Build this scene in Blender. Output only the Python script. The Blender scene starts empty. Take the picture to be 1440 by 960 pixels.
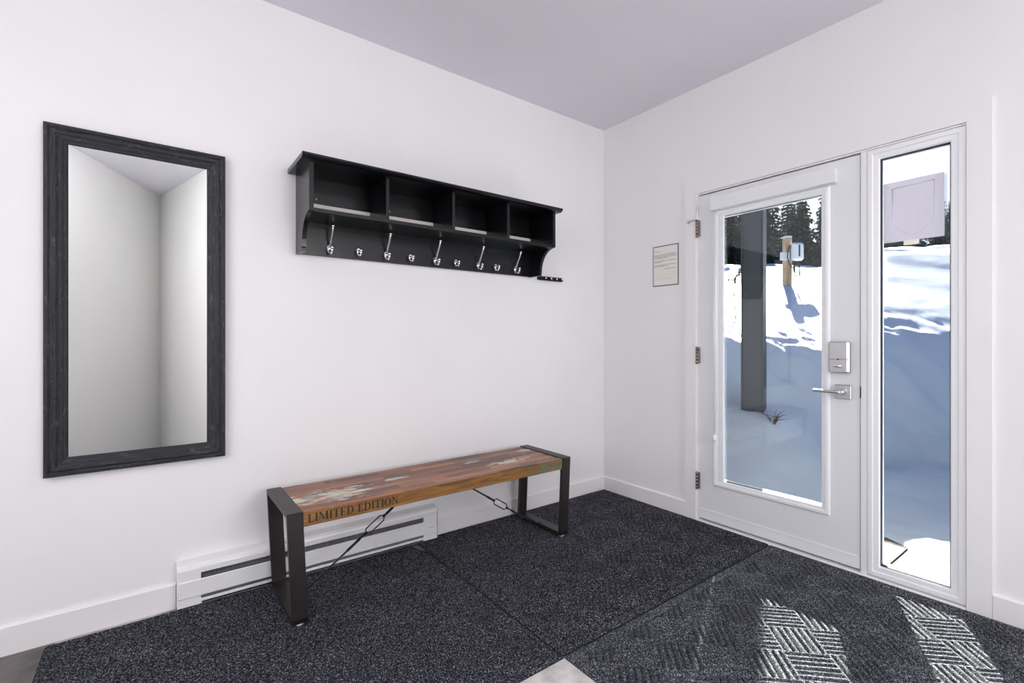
import bpy, math, random
import numpy as np
from mathutils import Vector, Matrix, noise

random.seed(7)
scene = bpy.context.scene
COL = scene.collection

# ------------------------------------------------------------------ camera
cam_data = bpy.data.cameras.new('camera')
cam = bpy.data.objects.new('camera', cam_data)
COL.objects.link(cam)
CAM = Vector((-2.76, -2.508, 1.15))
FWD = Vector((0.6, 0.8, 0.0))
RGT = Vector((0.8, -0.6, 0.0))
cam.location = CAM
cam.rotation_euler = (math.pi / 2, 0, math.atan2(-FWD.x, FWD.y))
cam_data.sensor_width = 36.0
cam_data.lens = 672.0 / 1440.0 * 36.0
cam_data.shift_y = -3.0 / 1440.0
cam_data.clip_start = 0.02
cam_data.clip_end = 500
scene.camera = cam

# ------------------------------------------------------------------ view / exposure
scene.view_settings.view_transform = 'Standard'
scene.view_settings.look = 'None'
scene.view_settings.gamma = 1.0
scene.view_settings.use_curve_mapping = False
scene.view_settings.exposure = 0.10
cy = scene.cycles
cy.use_denoising = True
cy.max_bounces = 14
cy.diffuse_bounces = 6
cy.glossy_bounces = 6
cy.transparent_max_bounces = 24
cy.transmission_bounces = 8
cy.sample_clamp_indirect = 6.0
cy.caustics_reflective = False
cy.caustics_refractive = False

# ------------------------------------------------------------------ sky, sun, added fill lights
world = bpy.data.worlds.new('world')
scene.world = world
world.use_nodes = True
wn = world.node_tree.nodes
wl = world.node_tree.links
wn.clear()
w_out = wn.new('ShaderNodeOutputWorld')
w_bg = wn.new('ShaderNodeBackground')
SUN_TRAVEL = Vector((-1.029, -0.478, -0.468))
w_tc = wn.new('ShaderNodeTexCoord')
w_sep = wn.new('ShaderNodeSeparateXYZ')
wl.new(w_tc.outputs['Generated'], w_sep.inputs[0])
w_ramp = wn.new('ShaderNodeValToRGB')          # clear winter sky: pale horizon, deep blue overhead
w_e = w_ramp.color_ramp.elements
w_e[0].position = 0.0; w_e[0].color = (0.55, 0.72, 0.95, 1)
w_e[1].position = 1.0; w_e[1].color = (0.10, 0.34, 1.05, 1)
w_m = w_e.new(0.35); w_m.color = (0.17, 0.45, 1.1, 1)
wl.new(w_sep.outputs['Z'], w_ramp.inputs['Fac'])
w_dot = wn.new('ShaderNodeVectorMath'); w_dot.operation = 'DOT_PRODUCT'
wl.new(w_tc.outputs['Generated'], w_dot.inputs[0])
w_dot.inputs[1].default_value = (-SUN_TRAVEL).normalized()
w_clamp = wn.new('ShaderNodeMath'); w_clamp.operation = 'MAXIMUM'; w_clamp.inputs[1].default_value = 0.0
wl.new(w_dot.outputs['Value'], w_clamp.inputs[0])
w_pow = wn.new('ShaderNodeMath'); w_pow.operation = 'POWER'; w_pow.inputs[1].default_value = 7.0
wl.new(w_clamp.outputs[0], w_pow.inputs[0])
w_glow = wn.new('ShaderNodeMix'); w_glow.data_type = 'RGBA'; w_glow.blend_type = 'ADD'   # bright aureole round the sun
wl.new(w_pow.outputs[0], w_glow.inputs[0])
wl.new(w_ramp.outputs['Color'], w_glow.inputs[6])
w_glow.inputs[7].default_value = (3.2, 3.0, 2.8, 1)
w_bg.inputs['Strength'].default_value = 0.42
wl.new(w_glow.outputs[2], w_bg.inputs['Color'])
wl.new(w_bg.outputs['Background'], w_out.inputs['Surface'])

sun_d = bpy.data.lights.new('sun', 'SUN')
sun_d.energy = 40.0
sun_d.angle = math.radians(0.8)
sun_d.color = (1.0, 0.96, 0.9)
sun = bpy.data.objects.new('sun', sun_d)
COL.objects.link(sun)
sun.rotation_euler = SUN_TRAVEL.to_track_quat('-Z', 'Y').to_euler()
sun.location = (20, 10, 12)


def area(name, loc, size, energy, color=(1, 1, 1), target=None):
    d = bpy.data.lights.new(name, 'AREA')
    d.shape = 'RECTANGLE'
    d.size, d.size_y = size
    d.energy = energy
    d.color = color
    o = bpy.data.objects.new(name, d)
    COL.objects.link(o)
    o.location = loc
    if target is not None:
        o.rotation_euler = (Vector(target) - Vector(loc)).to_track_quat('-Z', 'Y').to_euler()
    return o


# unseen fill lights added for brightness, all behind or beside the photographer
area('ceiling_fill_behind', (-4.0, -3.4, 3.12), (1.0, .8), 26, (1.0, 0.985, 0.985))
area('ceiling_fill_left', (-4.1, -2.2, 2.735), (.8, 1.0), 7, (1.0, 0.985, 0.985))
area('ceiling_fill_front', (-2.6, -2.0, 2.735), (1.8, 1.0), 4, (1.0, 0.985, 0.985))
area('left_fill_light', (-4.64, -1.9, 1.75), (1.5, 1.3), 34, (1.0, 0.985, 0.99), (0, -1.9, 1.75))  # unseen fill added to lift the door wall and shelf side
area('rear_fill_light', (-1.2, -6.05, 1.7), (1.5, 1.6), 74, (1.0, 0.985, 0.99), (-1.2, 0, 1.7))  # unseen fill added behind the camera for even walls
area('alcove_fill', (-2.85, -3.25, 3.08), (1.0, .4), 13, (1, 1, .99), (-2.7, -5.8, 0.4))  # added to brighten the walls reflected in the mirror

# ------------------------------------------------------------------ helpers


class MB:
    """collects geometry, then links it as one mesh object"""

    def __init__(self):
        self.v = []
        self.f = []
        self.m = []
        self.smooth = []

    def add(self, verts, faces, mi=0, smooth=False):
        b = len(self.v)
        self.v.extend([tuple(p) for p in verts])
        for f in faces:
            self.f.append(tuple(b + i for i in f))
            self.m.append(mi)
            self.smooth.append(smooth)

    def box(self, x0, x1, y0, y1, z0, z1, mi=0, bev=0.0, rot=None):
        if x0 > x1: x0, x1 = x1, x0
        if y0 > y1: y0, y1 = y1, y0
        if z0 > z1: z0, z1 = z1, z0
        if bev <= 0:
            v = [(x0, y0, z0), (x1, y0, z0), (x1, y1, z0), (x0, y1, z0),
                 (x0, y0, z1), (x1, y0, z1), (x1, y1, z1), (x0, y1, z1)]
            f = [(0, 3, 2, 1), (4, 5, 6, 7), (0, 1, 5, 4), (1, 2, 6, 5), (2, 3, 7, 6), (3, 0, 4, 7)]
        else:
            b = min(bev, (x1 - x0) * .45, (y1 - y0) * .45, (z1 - z0) * .45)
            v = []
            # 24 verts, three per corner
            for sx in (0, 1):
                for sy in (0, 1):
                    for sz in (0, 1):
                        X = (x0, x1)[sx]; Y = (y0, y1)[sy]; Z = (z0, z1)[sz]
                        xi = X + (b if sx == 0 else -b)
                        yi = Y + (b if sy == 0 else -b)
                        zi = Z + (b if sz == 0 else -b)
                        v += [(X, yi, zi), (xi, Y, zi), (xi, yi, Z)]
            idx = lambda sx, sy, sz, k: (sx * 4 + sy * 2 + sz) * 3 + k
            f = []
            f.append([idx(0, 0, 0, 0), idx(0, 0, 1, 0), idx(0, 1, 1, 0), idx(0, 1, 0, 0)])
            f.append([idx(1, 0, 0, 0), idx(1, 1, 0, 0), idx(1, 1, 1, 0), idx(1, 0, 1, 0)])
            f.append([idx(0, 0, 0, 1), idx(1, 0, 0, 1), idx(1, 0, 1, 1), idx(0, 0, 1, 1)])
            f.append([idx(0, 1, 0, 1), idx(0, 1, 1, 1), idx(1, 1, 1, 1), idx(1, 1, 0, 1)])
            f.append([idx(0, 0, 0, 2), idx(0, 1, 0, 2), idx(1, 1, 0, 2), idx(1, 0, 0, 2)])
            f.append([idx(0, 0, 1, 2), idx(1, 0, 1, 2), idx(1, 1, 1, 2), idx(0, 1, 1, 2)])
            for a in (0, 1):
                for c in (0, 1):
                    f.append([idx(a, c, 0, 0), idx(a, c, 1, 0), idx(a, c, 1, 1), idx(a, c, 0, 1)])
                    f.append([idx(a, 0, c, 0), idx(a, 1, c, 0), idx(a, 1, c, 2), idx(a, 0, c, 2)])
                    f.append([idx(0, a, c, 1), idx(1, a, c, 1), idx(1, a, c, 2), idx(0, a, c, 2)])
            for sx in (0, 1):
                for sy in (0, 1):
                    for sz in (0, 1):
                        f.append([idx(sx, sy, sz, 0), idx(sx, sy, sz, 1), idx(sx, sy, sz, 2)])
            cx = Vector(((x0 + x1) / 2, (y0 + y1) / 2, (z0 + z1) / 2))
            ff = []
            for q in f:
                p = [Vector(v[i]) for i in q]
                n = (p[1] - p[0]).cross(p[2] - p[0])
                c = sum(p, Vector()) / len(p) - cx
                ff.append(q if n.dot(c) > 0 else q[::-1])
            f = ff
        if rot is not None:
            v = [tuple(rot @ Vector(p)) for p in v]
        self.add(v, f, mi)

    def prism(self, poly, axis, a0, a1, mi=0, smooth=False):
        """extrude a 2D polygon along an axis (0,1,2) from a0 to a1"""
        n = len(poly)

        def P(p, a):
            if axis == 0: return (a, p[0], p[1])
            if axis == 1: return (p[0], a, p[1])
            return (p[0], p[1], a)
        v = [P(p, a0) for p in poly] + [P(p, a1) for p in poly]
        f = [tuple(range(n))[::-1], tuple(range(n, 2 * n))]
        for i in range(n):
            j = (i + 1) % n
            f.append((i, j, n + j, n + i))
        self.add(v, f, mi, smooth)

    def tube(self, pts, r, seg=10, mi=0, closed=False, caps=True):
        pts = [Vector(p) for p in pts]
        n = len(pts)
        rr = r if isinstance(r, (list, tuple)) else [r] * n
        rings = []
        up = None
        for i, p in enumerate(pts):
            if closed:
                t = pts[(i + 1) % n] - pts[i - 1]
            else:
                t = pts[min(i + 1, n - 1)] - pts[max(i - 1, 0)]
            if t.length < 1e-9: t = Vector((0, 0, 1))
            t.normalize()
            if up is None:
                up = Vector((0, 0, 1)) if abs(t.z) < .9 else Vector((1, 0, 0))
            a = t.cross(up)
            if a.length < 1e-6: a = t.cross(Vector((0, 1, 0.1)))
            a.normalize()
            b = a.cross(t).normalized()
            up = b
            rings.append([p + rr[i] * (math.cos(k * 2 * math.pi / seg) * a + math.sin(k * 2 * math.pi / seg) * b) for k in range(seg)])
        v = [q for R in rings for q in R]
        f = []
        for i in range(n if closed else n - 1):
            j = (i + 1) % n
            for k in range(seg):
                l = (k + 1) % seg
                f.append((i * seg + k, j * seg + k, j * seg + l, i * seg + l))
        self.add(v, f, mi, True)
        if caps and not closed:
            self.add(rings[0], [tuple(range(seg))], mi)
            self.add(rings[-1], [tuple(range(seg))[::-1]], mi)

    def lathe(self, prof, origin=(0, 0, 0), axis='z', seg=20, mi=0):
        o = Vector(origin)
        v = []
        for (r, h) in prof:
            for k in range(seg):
                a = 2 * math.pi * k / seg
                c, s = r * math.cos(a), r * math.sin(a)
                p = {'z': (c, s, h), 'y': (c, h, s), 'x': (h, c, s)}[axis]
                v.append(o + Vector(p))
        f = []
        for i in range(len(prof) - 1):
            for k in range(seg):
                l = (k + 1) % seg
                f.append((i * seg + k, i * seg + l, (i + 1) * seg + l, (i + 1) * seg + k))
        self.add(v, f, mi, True)
        self.add(v[:seg], [tuple(range(seg))[::-1]], mi)
        self.add(v[-seg:], [tuple(range(seg))], mi)

    def ball(self, c, r, mi=0, seg=14, rings=9):
        if not isinstance(r, (tuple, list)): r = (r, r, r)
        v = []
        for i in range(rings + 1):
            th = math.pi * i / rings
            for k in range(seg):
                a = 2 * math.pi * k / seg
                v.append((c[0] + r[0] * math.sin(th) * math.cos(a), c[1] + r[1] * math.sin(th) * math.sin(a), c[2] + r[2] * math.cos(th)))
        f = []
        for i in range(rings):
            for k in range(seg):
                l = (k + 1) % seg
                f.append((i * seg + k, (i + 1) * seg + k, (i + 1) * seg + l, i * seg + l))
        self.add(v, f, mi, True)

    def build(self, name, mats, parent=None, world=False, fix=True):
        me = bpy.data.meshes.new(name)
        v = self.v
        if world and parent is not None:
            o = parent.location.copy()
            p = parent.parent
            while p is not None:
                o += p.location
                p = p.parent
            v = [(a - o.x, b - o.y, c - o.z) for a, b, c in v]
        me.from_pydata(v, [], self.f)
        if not isinstance(mats, (list, tuple)): mats = [mats]
        for m in mats: me.materials.append(m)
        me.polygons.foreach_set('material_index', self.m)
        me.polygons.foreach_set('use_smooth', self.smooth)
        if fix:
            import bmesh
            bm = bmesh.new(); bm.from_mesh(me)
            bmesh.ops.remove_doubles(bm, verts=bm.verts, dist=1e-6)
            bmesh.ops.recalc_face_normals(bm, faces=bm.faces)
            bm.to_mesh(me); bm.free()
        me.update()
        o = bpy.data.objects.new(name, me)
        COL.objects.link(o)
        if parent is not None: o.parent = parent
        return o


def tag(o, label=None, cat=None, group=None, kind=None):
    if label: o['label'] = label
    if cat: o['category'] = cat
    if group: o['group'] = group
    if kind: o['kind'] = kind
    return o


def thing(name, label, cat, loc=(0, 0, 0), rz=0.0, group=None, kind=None):
    o = bpy.data.objects.new(name, None)
    COL.objects.link(o)
    o.empty_display_size = 0.05
    o.location = loc
    o.rotation_euler = (0, 0, rz)
    return tag(o, label, cat, group, kind)


def recenter(o):
    """move a single-mesh thing's origin to the bottom centre of its bounds"""
    me = o.data
    n = len(me.vertices)
    a = np.empty(n * 3); me.vertices.foreach_get('co', a); a = a.reshape(-1, 3)
    lo, hi = a.min(0), a.max(0)
    c = np.array([(lo[0] + hi[0]) / 2, (lo[1] + hi[1]) / 2, lo[2]])
    me.vertices.foreach_set('co', (a - c).ravel())
    o.location = c
    me.update()
    return o


# ------------------------------------------------------------------ materials
def mat(name, color=(.8, .8, .8), rough=.5, metal=0.0, spec=.5, noise_amt=0.0, noise_scale=8.0, bump=0.0, bump_scale=60.0, stretch=(1, 1, 1), coat=0.0):
    m = bpy.data.materials.new(name)
    m.use_nodes = True
    nt = m.node_tree
    b = nt.nodes['Principled BSDF']
    b.inputs['Base Color'].default_value = (*color, 1)
    b.inputs['Roughness'].default_value = rough
    b.inputs['Metallic'].default_value = metal
    b.inputs['Specular IOR Level'].default_value = spec
    if coat: b.inputs['Coat Weight'].default_value = coat
    tc = nt.nodes.new('ShaderNodeTexCoord')
    mp = nt.nodes.new('ShaderNodeMapping')
    mp.inputs['Scale'].default_value = stretch
    nt.links.new(tc.outputs['Object'], mp.inputs['Vector'])
    if noise_amt > 0:
        n = nt.nodes.new('ShaderNodeTexNoise')
        n.inputs['Scale'].default_value = noise_scale
        n.inputs['Detail'].default_value = 5
        nt.links.new(mp.outputs['Vector'], n.inputs['Vector'])
        r = nt.nodes.new('ShaderNodeValToRGB')
        r.color_ramp.elements[0].position = .3
        r.color_ramp.elements[1].position = .7
        r.color_ramp.elements[0].color = (*[c * (1 - noise_amt) for c in color], 1)
        r.color_ramp.elements[1].color = (*[min(1, c * (1 + noise_amt)) for c in color], 1)
        nt.links.new(n.outputs['Fac'], r.inputs['Fac'])
        nt.links.new(r.outputs['Color'], b.inputs['Base Color'])
    if bump > 0:
        n2 = nt.nodes.new('ShaderNodeTexNoise')
        n2.inputs['Scale'].default_value = bump_scale
        n2.inputs['Detail'].default_value = 4
        nt.links.new(mp.outputs['Vector'], n2.inputs['Vector'])
        bp = nt.nodes.new('ShaderNodeBump')
        bp.inputs['Strength'].default_value = bump
        bp.inputs['Distance'].default_value = .01
        nt.links.new(n2.outputs['Fac'], bp.inputs['Height'])
        nt.links.new(bp.outputs['Normal'], b.inputs['Normal'])
    return m


def glass_mat(name, f0=.05, tint=(.97, .985, .98)):
    m = bpy.data.materials.new(name)
    m.use_nodes = True
    nt = m.node_tree
    nt.nodes.clear()
    out = nt.nodes.new('ShaderNodeOutputMaterial')
    mix = nt.nodes.new('ShaderNodeMixShader')
    tr = nt.nodes.new('ShaderNodeBsdfTransparent')
    gl = nt.nodes.new('ShaderNodeBsdfGlossy')
    gl.inputs['Roughness'].default_value = 0.0
    tr.inputs['Color'].default_value = (*tint, 1)
    lw = nt.nodes.new('ShaderNodeLayerWeight')
    lw.inputs['Blend'].default_value = .5
    p = nt.nodes.new('ShaderNodeMath'); p.operation = 'POWER'; p.inputs[1].default_value = 5
    ma = nt.nodes.new('ShaderNodeMath'); ma.operation = 'MULTIPLY_ADD'
    ma.inputs[1].default_value = 1 - f0; ma.inputs[2].default_value = f0
    nt.links.new(lw.outputs['Facing'], p.inputs[0])
    nt.links.new(p.outputs[0], ma.inputs[0])
    nt.links.new(ma.outputs[0], mix.inputs['Fac'])
    nt.links.new(tr.outputs[0], mix.inputs[1])
    nt.links.new(gl.outputs[0], mix.inputs[2])
    nt.links.new(mix.outputs[0], out.inputs['Surface'])
    return m


M_wall = mat('wall_paint', (.80, .788, .797), .75, spec=.2, noise_amt=.012, noise_scale=3, bump=.04, bump_scale=220)
M_wall_neutral = mat('alcove_paint', (.80, .80, .79), .8, spec=.2, noise_amt=.01, noise_scale=3)
M_ceil = mat('ceiling_paint', (.76, .75, .82), .85, spec=.15, noise_amt=.01, noise_scale=2, bump=.03, bump_scale=180)
M_ceil_hi = mat('raised_ceiling_paint', (.66, .65, .64), .85, spec=.15, noise_amt=.01, noise_scale=2)
M_trim = mat('trim_paint', (.80, .78, .79), .45, spec=.35, noise_amt=.008, noise_scale=5)
M_door = mat('door_paint', (.74, .75, .78), .38, spec=.4, noise_amt=.008, noise_scale=4)
M_vinyl = mat('white_vinyl', (.82, .83, .86), .3, spec=.45, noise_amt=.005, noise_scale=4)
M_gap = mat('black_gasket', (.012, .012, .014), .6, noise_amt=.1)
M_metal_white = mat('white_enamel', (.78, .78, .80), .32, spec=.5, noise_amt=.01, noise_scale=6)
M_fin = mat('aluminium_fins', (.40, .40, .41), .5, metal=0.0, noise_amt=.15, noise_scale=90, stretch=(3, 1, .3))
M_black = mat('black_satin_lacquer', (.0055, .006, .008), .24, spec=.36, noise_amt=.15, noise_scale=12)
M_chrome = mat('polished_chrome', (.86, .86, .87), .07, metal=1.0, noise_amt=.02)
M_nickel = mat('brushed_nickel', (.60, .60, .62), .32, metal=1.0, noise_amt=.08, noise_scale=40, stretch=(1, 1, 14))
M_hinge = mat('bronzed_hinge', (.30, .24, .21), .38, metal=.9, noise_amt=.25, noise_scale=70)
M_steel = mat('dark_powder_coated_steel', (.0155, .0115, .012), .42, spec=.5, noise_amt=.12, noise_scale=40, bump=.06, bump_scale=260)
M_rod = mat('gunmetal_rod', (.03, .029, .03), .35, metal=.6, noise_amt=.2, noise_scale=60)
M_ink = mat('black_ink', (.012, .009, .007), .6, noise_amt=.2, noise_scale=120)
M_white_plastic = mat('white_plastic', (.80, .80, .80), .4, noise_amt=.01)
M_paper = mat('cream_paper', (.78, .745, .70), .8, spec=.1, noise_amt=.03, noise_scale=14)
M_teal = mat('dark_teal_border', (.035, .085, .11), .5, noise_amt=.1, noise_scale=20)
M_print = mat('grey_print', (.17, .16, .16), .8, noise_amt=.2, noise_scale=100)
M_print_light = mat('pale_print', (.50, .46, .42), .8, noise_amt=.1, noise_scale=100)
M_glass = glass_mat('door_glass', .042)
M_glass2 = glass_mat('sidelight_glass', .035)
M_mirror = mat('silvered_mirror', (.90, .905, .90), 0.0, metal=1.0, noise_amt=0)
M_rubber = mat('black_rubber', (.012, .012, .013), .7, noise_amt=.2, noise_scale=50)
M_post = mat('charcoal_post_paint', (.075, .085, .10), .6, noise_amt=.12, noise_scale=5, bump=.1, bump_scale=30, stretch=(1, 1, .2))
M_soffit = mat('white_soffit_boards', (.88, .87, .85), .6, noise_amt=.03, noise_scale=3)
M_cable = mat('black_cable', (.01, .01, .011), .5, noise_amt=.1)
M_bark = mat('spruce_bark', (.07, .055, .045), .9, noise_amt=.4, noise_scale=6)
M_lumber = mat('weathered_lumber', (.42, .29, .17), .7, noise_amt=.25, noise_scale=9, stretch=(3, 3, .3), bump=.2, bump_scale=25)
M_deckwood = mat('weathered_deck_board', (.075, .066, .052), .8, noise_amt=.3, noise_scale=8, stretch=(.4, 5, 5), bump=.2, bump_scale=30)
M_twig = mat('dry_twig', (.10, .07, .045), .8, noise_amt=.3, noise_scale=20)


def snow_mat():
    m = mat('snow', (.55, .605, .67), .55, spec=.3, noise_amt=.03, noise_scale=.8, bump=.18, bump_scale=6)
    nt = m.node_tree
    b = nt.nodes['Principled BSDF']
    return m


M_snow = snow_mat()


def nodes_of(m):
    return m.node_tree.nodes, m.node_tree.links, m.node_tree.nodes['Principled BSDF']


def carpet_mat(nm, g):
    m = mat(nm, (.03, .032, .037), .95, spec=.1)
    N, L, b = nodes_of(m)
    tc = N['Texture Coordinate']
    n1 = N.new('ShaderNodeTexNoise'); n1.inputs['Scale'].default_value = 215; n1.inputs['Detail'].default_value = 3; n1.inputs['Roughness'].default_value = .7
    n2 = N.new('ShaderNodeTexNoise'); n2.inputs['Scale'].default_value = 5; n2.inputs['Detail'].default_value = 4
    L.new(tc.outputs['Object'], n1.inputs['Vector']); L.new(tc.outputs['Object'], n2.inputs['Vector'])
    r = N.new('ShaderNodeValToRGB')
    e = r.color_ramp.elements
    e[0].position = .41; e[0].color = (.006 * g, .007 * g, .010 * g ** .8, 1)
    e[1].position = .69; e[1].color = (.43, .43, .45, 1)
    x = e.new(.54); x.color = (.031 * g, .034 * g, .046 * g ** .85, 1)
    L.new(n1.outputs['Fac'], r.inputs['Fac'])
    mx = N.new('ShaderNodeMix'); mx.data_type = 'RGBA'; mx.blend_type = 'MULTIPLY'
    mx.inputs[0].default_value = 1
    r2 = N.new('ShaderNodeValToRGB')
    r2.color_ramp.elements[0].position = .3; r2.color_ramp.elements[0].color = (.82, .82, .82, 1)
    r2.color_ramp.elements[1].position = .7; r2.color_ramp.elements[1].color = (1.12, 1.12, 1.12, 1)
    L.new(n2.outputs['Fac'], r2.inputs['Fac'])
    L.new(r.outputs['Color'], mx.inputs[6]); L.new(r2.outputs['Color'], mx.inputs[7])
    L.new(mx.outputs[2], b.inputs['Base Color'])
    bp = N.new('ShaderNodeBump'); bp.inputs['Strength'].default_value = .8; bp.inputs['Distance'].default_value = .004
    L.new(n1.outputs['Fac'], bp.inputs['Height']); L.new(bp.outputs['Normal'], b.inputs['Normal'])
    return m


M_carpet = carpet_mat('charcoal_carpet_fibre', 1.0)
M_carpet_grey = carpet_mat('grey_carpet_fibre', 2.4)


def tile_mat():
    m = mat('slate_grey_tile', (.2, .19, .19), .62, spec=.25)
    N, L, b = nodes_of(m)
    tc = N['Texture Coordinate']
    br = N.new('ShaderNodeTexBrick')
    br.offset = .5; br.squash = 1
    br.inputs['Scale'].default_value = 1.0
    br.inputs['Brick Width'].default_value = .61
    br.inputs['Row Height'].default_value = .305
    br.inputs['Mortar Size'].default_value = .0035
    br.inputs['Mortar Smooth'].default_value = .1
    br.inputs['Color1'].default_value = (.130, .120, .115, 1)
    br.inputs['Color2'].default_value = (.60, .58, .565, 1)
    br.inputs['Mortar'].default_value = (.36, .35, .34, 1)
    mp = N.new('ShaderNodeMapping'); mp.inputs['Location'].default_value = (.9, .31, 0)  # offset lands a light tile at the mat notch, painting in its reflected light
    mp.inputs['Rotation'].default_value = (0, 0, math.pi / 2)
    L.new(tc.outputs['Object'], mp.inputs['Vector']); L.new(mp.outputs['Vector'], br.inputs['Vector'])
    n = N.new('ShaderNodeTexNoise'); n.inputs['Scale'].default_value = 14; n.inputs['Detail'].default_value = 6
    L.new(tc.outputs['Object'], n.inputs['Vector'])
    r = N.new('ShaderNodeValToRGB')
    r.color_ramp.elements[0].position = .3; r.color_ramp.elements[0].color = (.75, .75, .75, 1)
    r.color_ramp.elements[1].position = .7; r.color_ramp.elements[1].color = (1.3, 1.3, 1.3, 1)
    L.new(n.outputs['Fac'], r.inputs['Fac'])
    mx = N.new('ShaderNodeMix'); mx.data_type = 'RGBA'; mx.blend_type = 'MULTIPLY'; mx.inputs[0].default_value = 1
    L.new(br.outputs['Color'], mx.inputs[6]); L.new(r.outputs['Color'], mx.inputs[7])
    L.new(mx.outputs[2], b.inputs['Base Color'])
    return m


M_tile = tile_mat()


def frame_wood_mat():
    """charcoal mirror frame with fine reeded grain and pale flecks running along it (object X runs along the rail)"""
    m = mat('charcoal_reeded_frame', (.02, .021, .024), .5, spec=.35)
    N, L, b = nodes_of(m)
    tc = N['Texture Coordinate']
    mp = N.new('ShaderNodeMapping'); mp.inputs['Scale'].default_value = (1, 1, 1)
    uv = N.new('ShaderNodeUVMap')
    L.new(uv.outputs['UV'], mp.inputs['Vector'])
    mp.inputs['Scale'].default_value = (14, 260, 1)
    n = N.new('ShaderNodeTexNoise'); n.inputs['Scale'].default_value = 1; n.inputs['Detail'].default_value = 5; n.inputs['Distortion'].default_value = .6
    L.new(mp.outputs['Vector'], n.inputs['Vector'])
    r = N.new('ShaderNodeValToRGB')
    r.color_ramp.elements[0].position = .35; r.color_ramp.elements[0].color = (.006, .0066, .009, 1)
    r.color_ramp.elements[1].position = .75; r.color_ramp.elements[1].color = (.034, .036, .043, 1)
    L.new(n.outputs['Fac'], r.inputs['Fac'])
    mp2 = N.new('ShaderNodeMapping'); mp2.inputs['Scale'].default_value = (26, 70, 1)
    L.new(uv.outputs['UV'], mp2.inputs['Vector'])
    n2 = N.new('ShaderNodeTexNoise'); n2.inputs['Scale'].default_value = 1; n2.inputs['Detail'].default_value = 2; n2.inputs['Distortion'].default_value = 1.2
    L.new(mp2.outputs['Vector'], n2.inputs['Vector'])
    r2 = N.new('ShaderNodeValToRGB')
    r2.color_ramp.elements[0].position = .6; r2.color_ramp.elements[0].color = (0, 0, 0, 1)
    r2.color_ramp.elements[1].position = .75; r2.color_ramp.elements[1].color = (.05, .053, .055, 1)
    L.new(n2.outputs['Fac'], r2.inputs['Fac'])
    mx = N.new('ShaderNodeMix'); mx.data_type = 'RGBA'; mx.blend_type = 'ADD'; mx.inputs[0].default_value = 1
    L.new(r.outputs['Color'], mx.inputs[6]); L.new(r2.outputs['Color'], mx.inputs[7])
    L.new(mx.outputs[2], b.inputs['Base Color'])
    bp = N.new('ShaderNodeBump'); bp.inputs['Strength'].default_value = .5; bp.inputs['Distance'].default_value = .003
    L.new(n.outputs['Fac'], bp.inputs['Height']); L.new(bp.outputs['Normal'], b.inputs['Normal'])
    return m


M_frame = frame_wood_mat()


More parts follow.
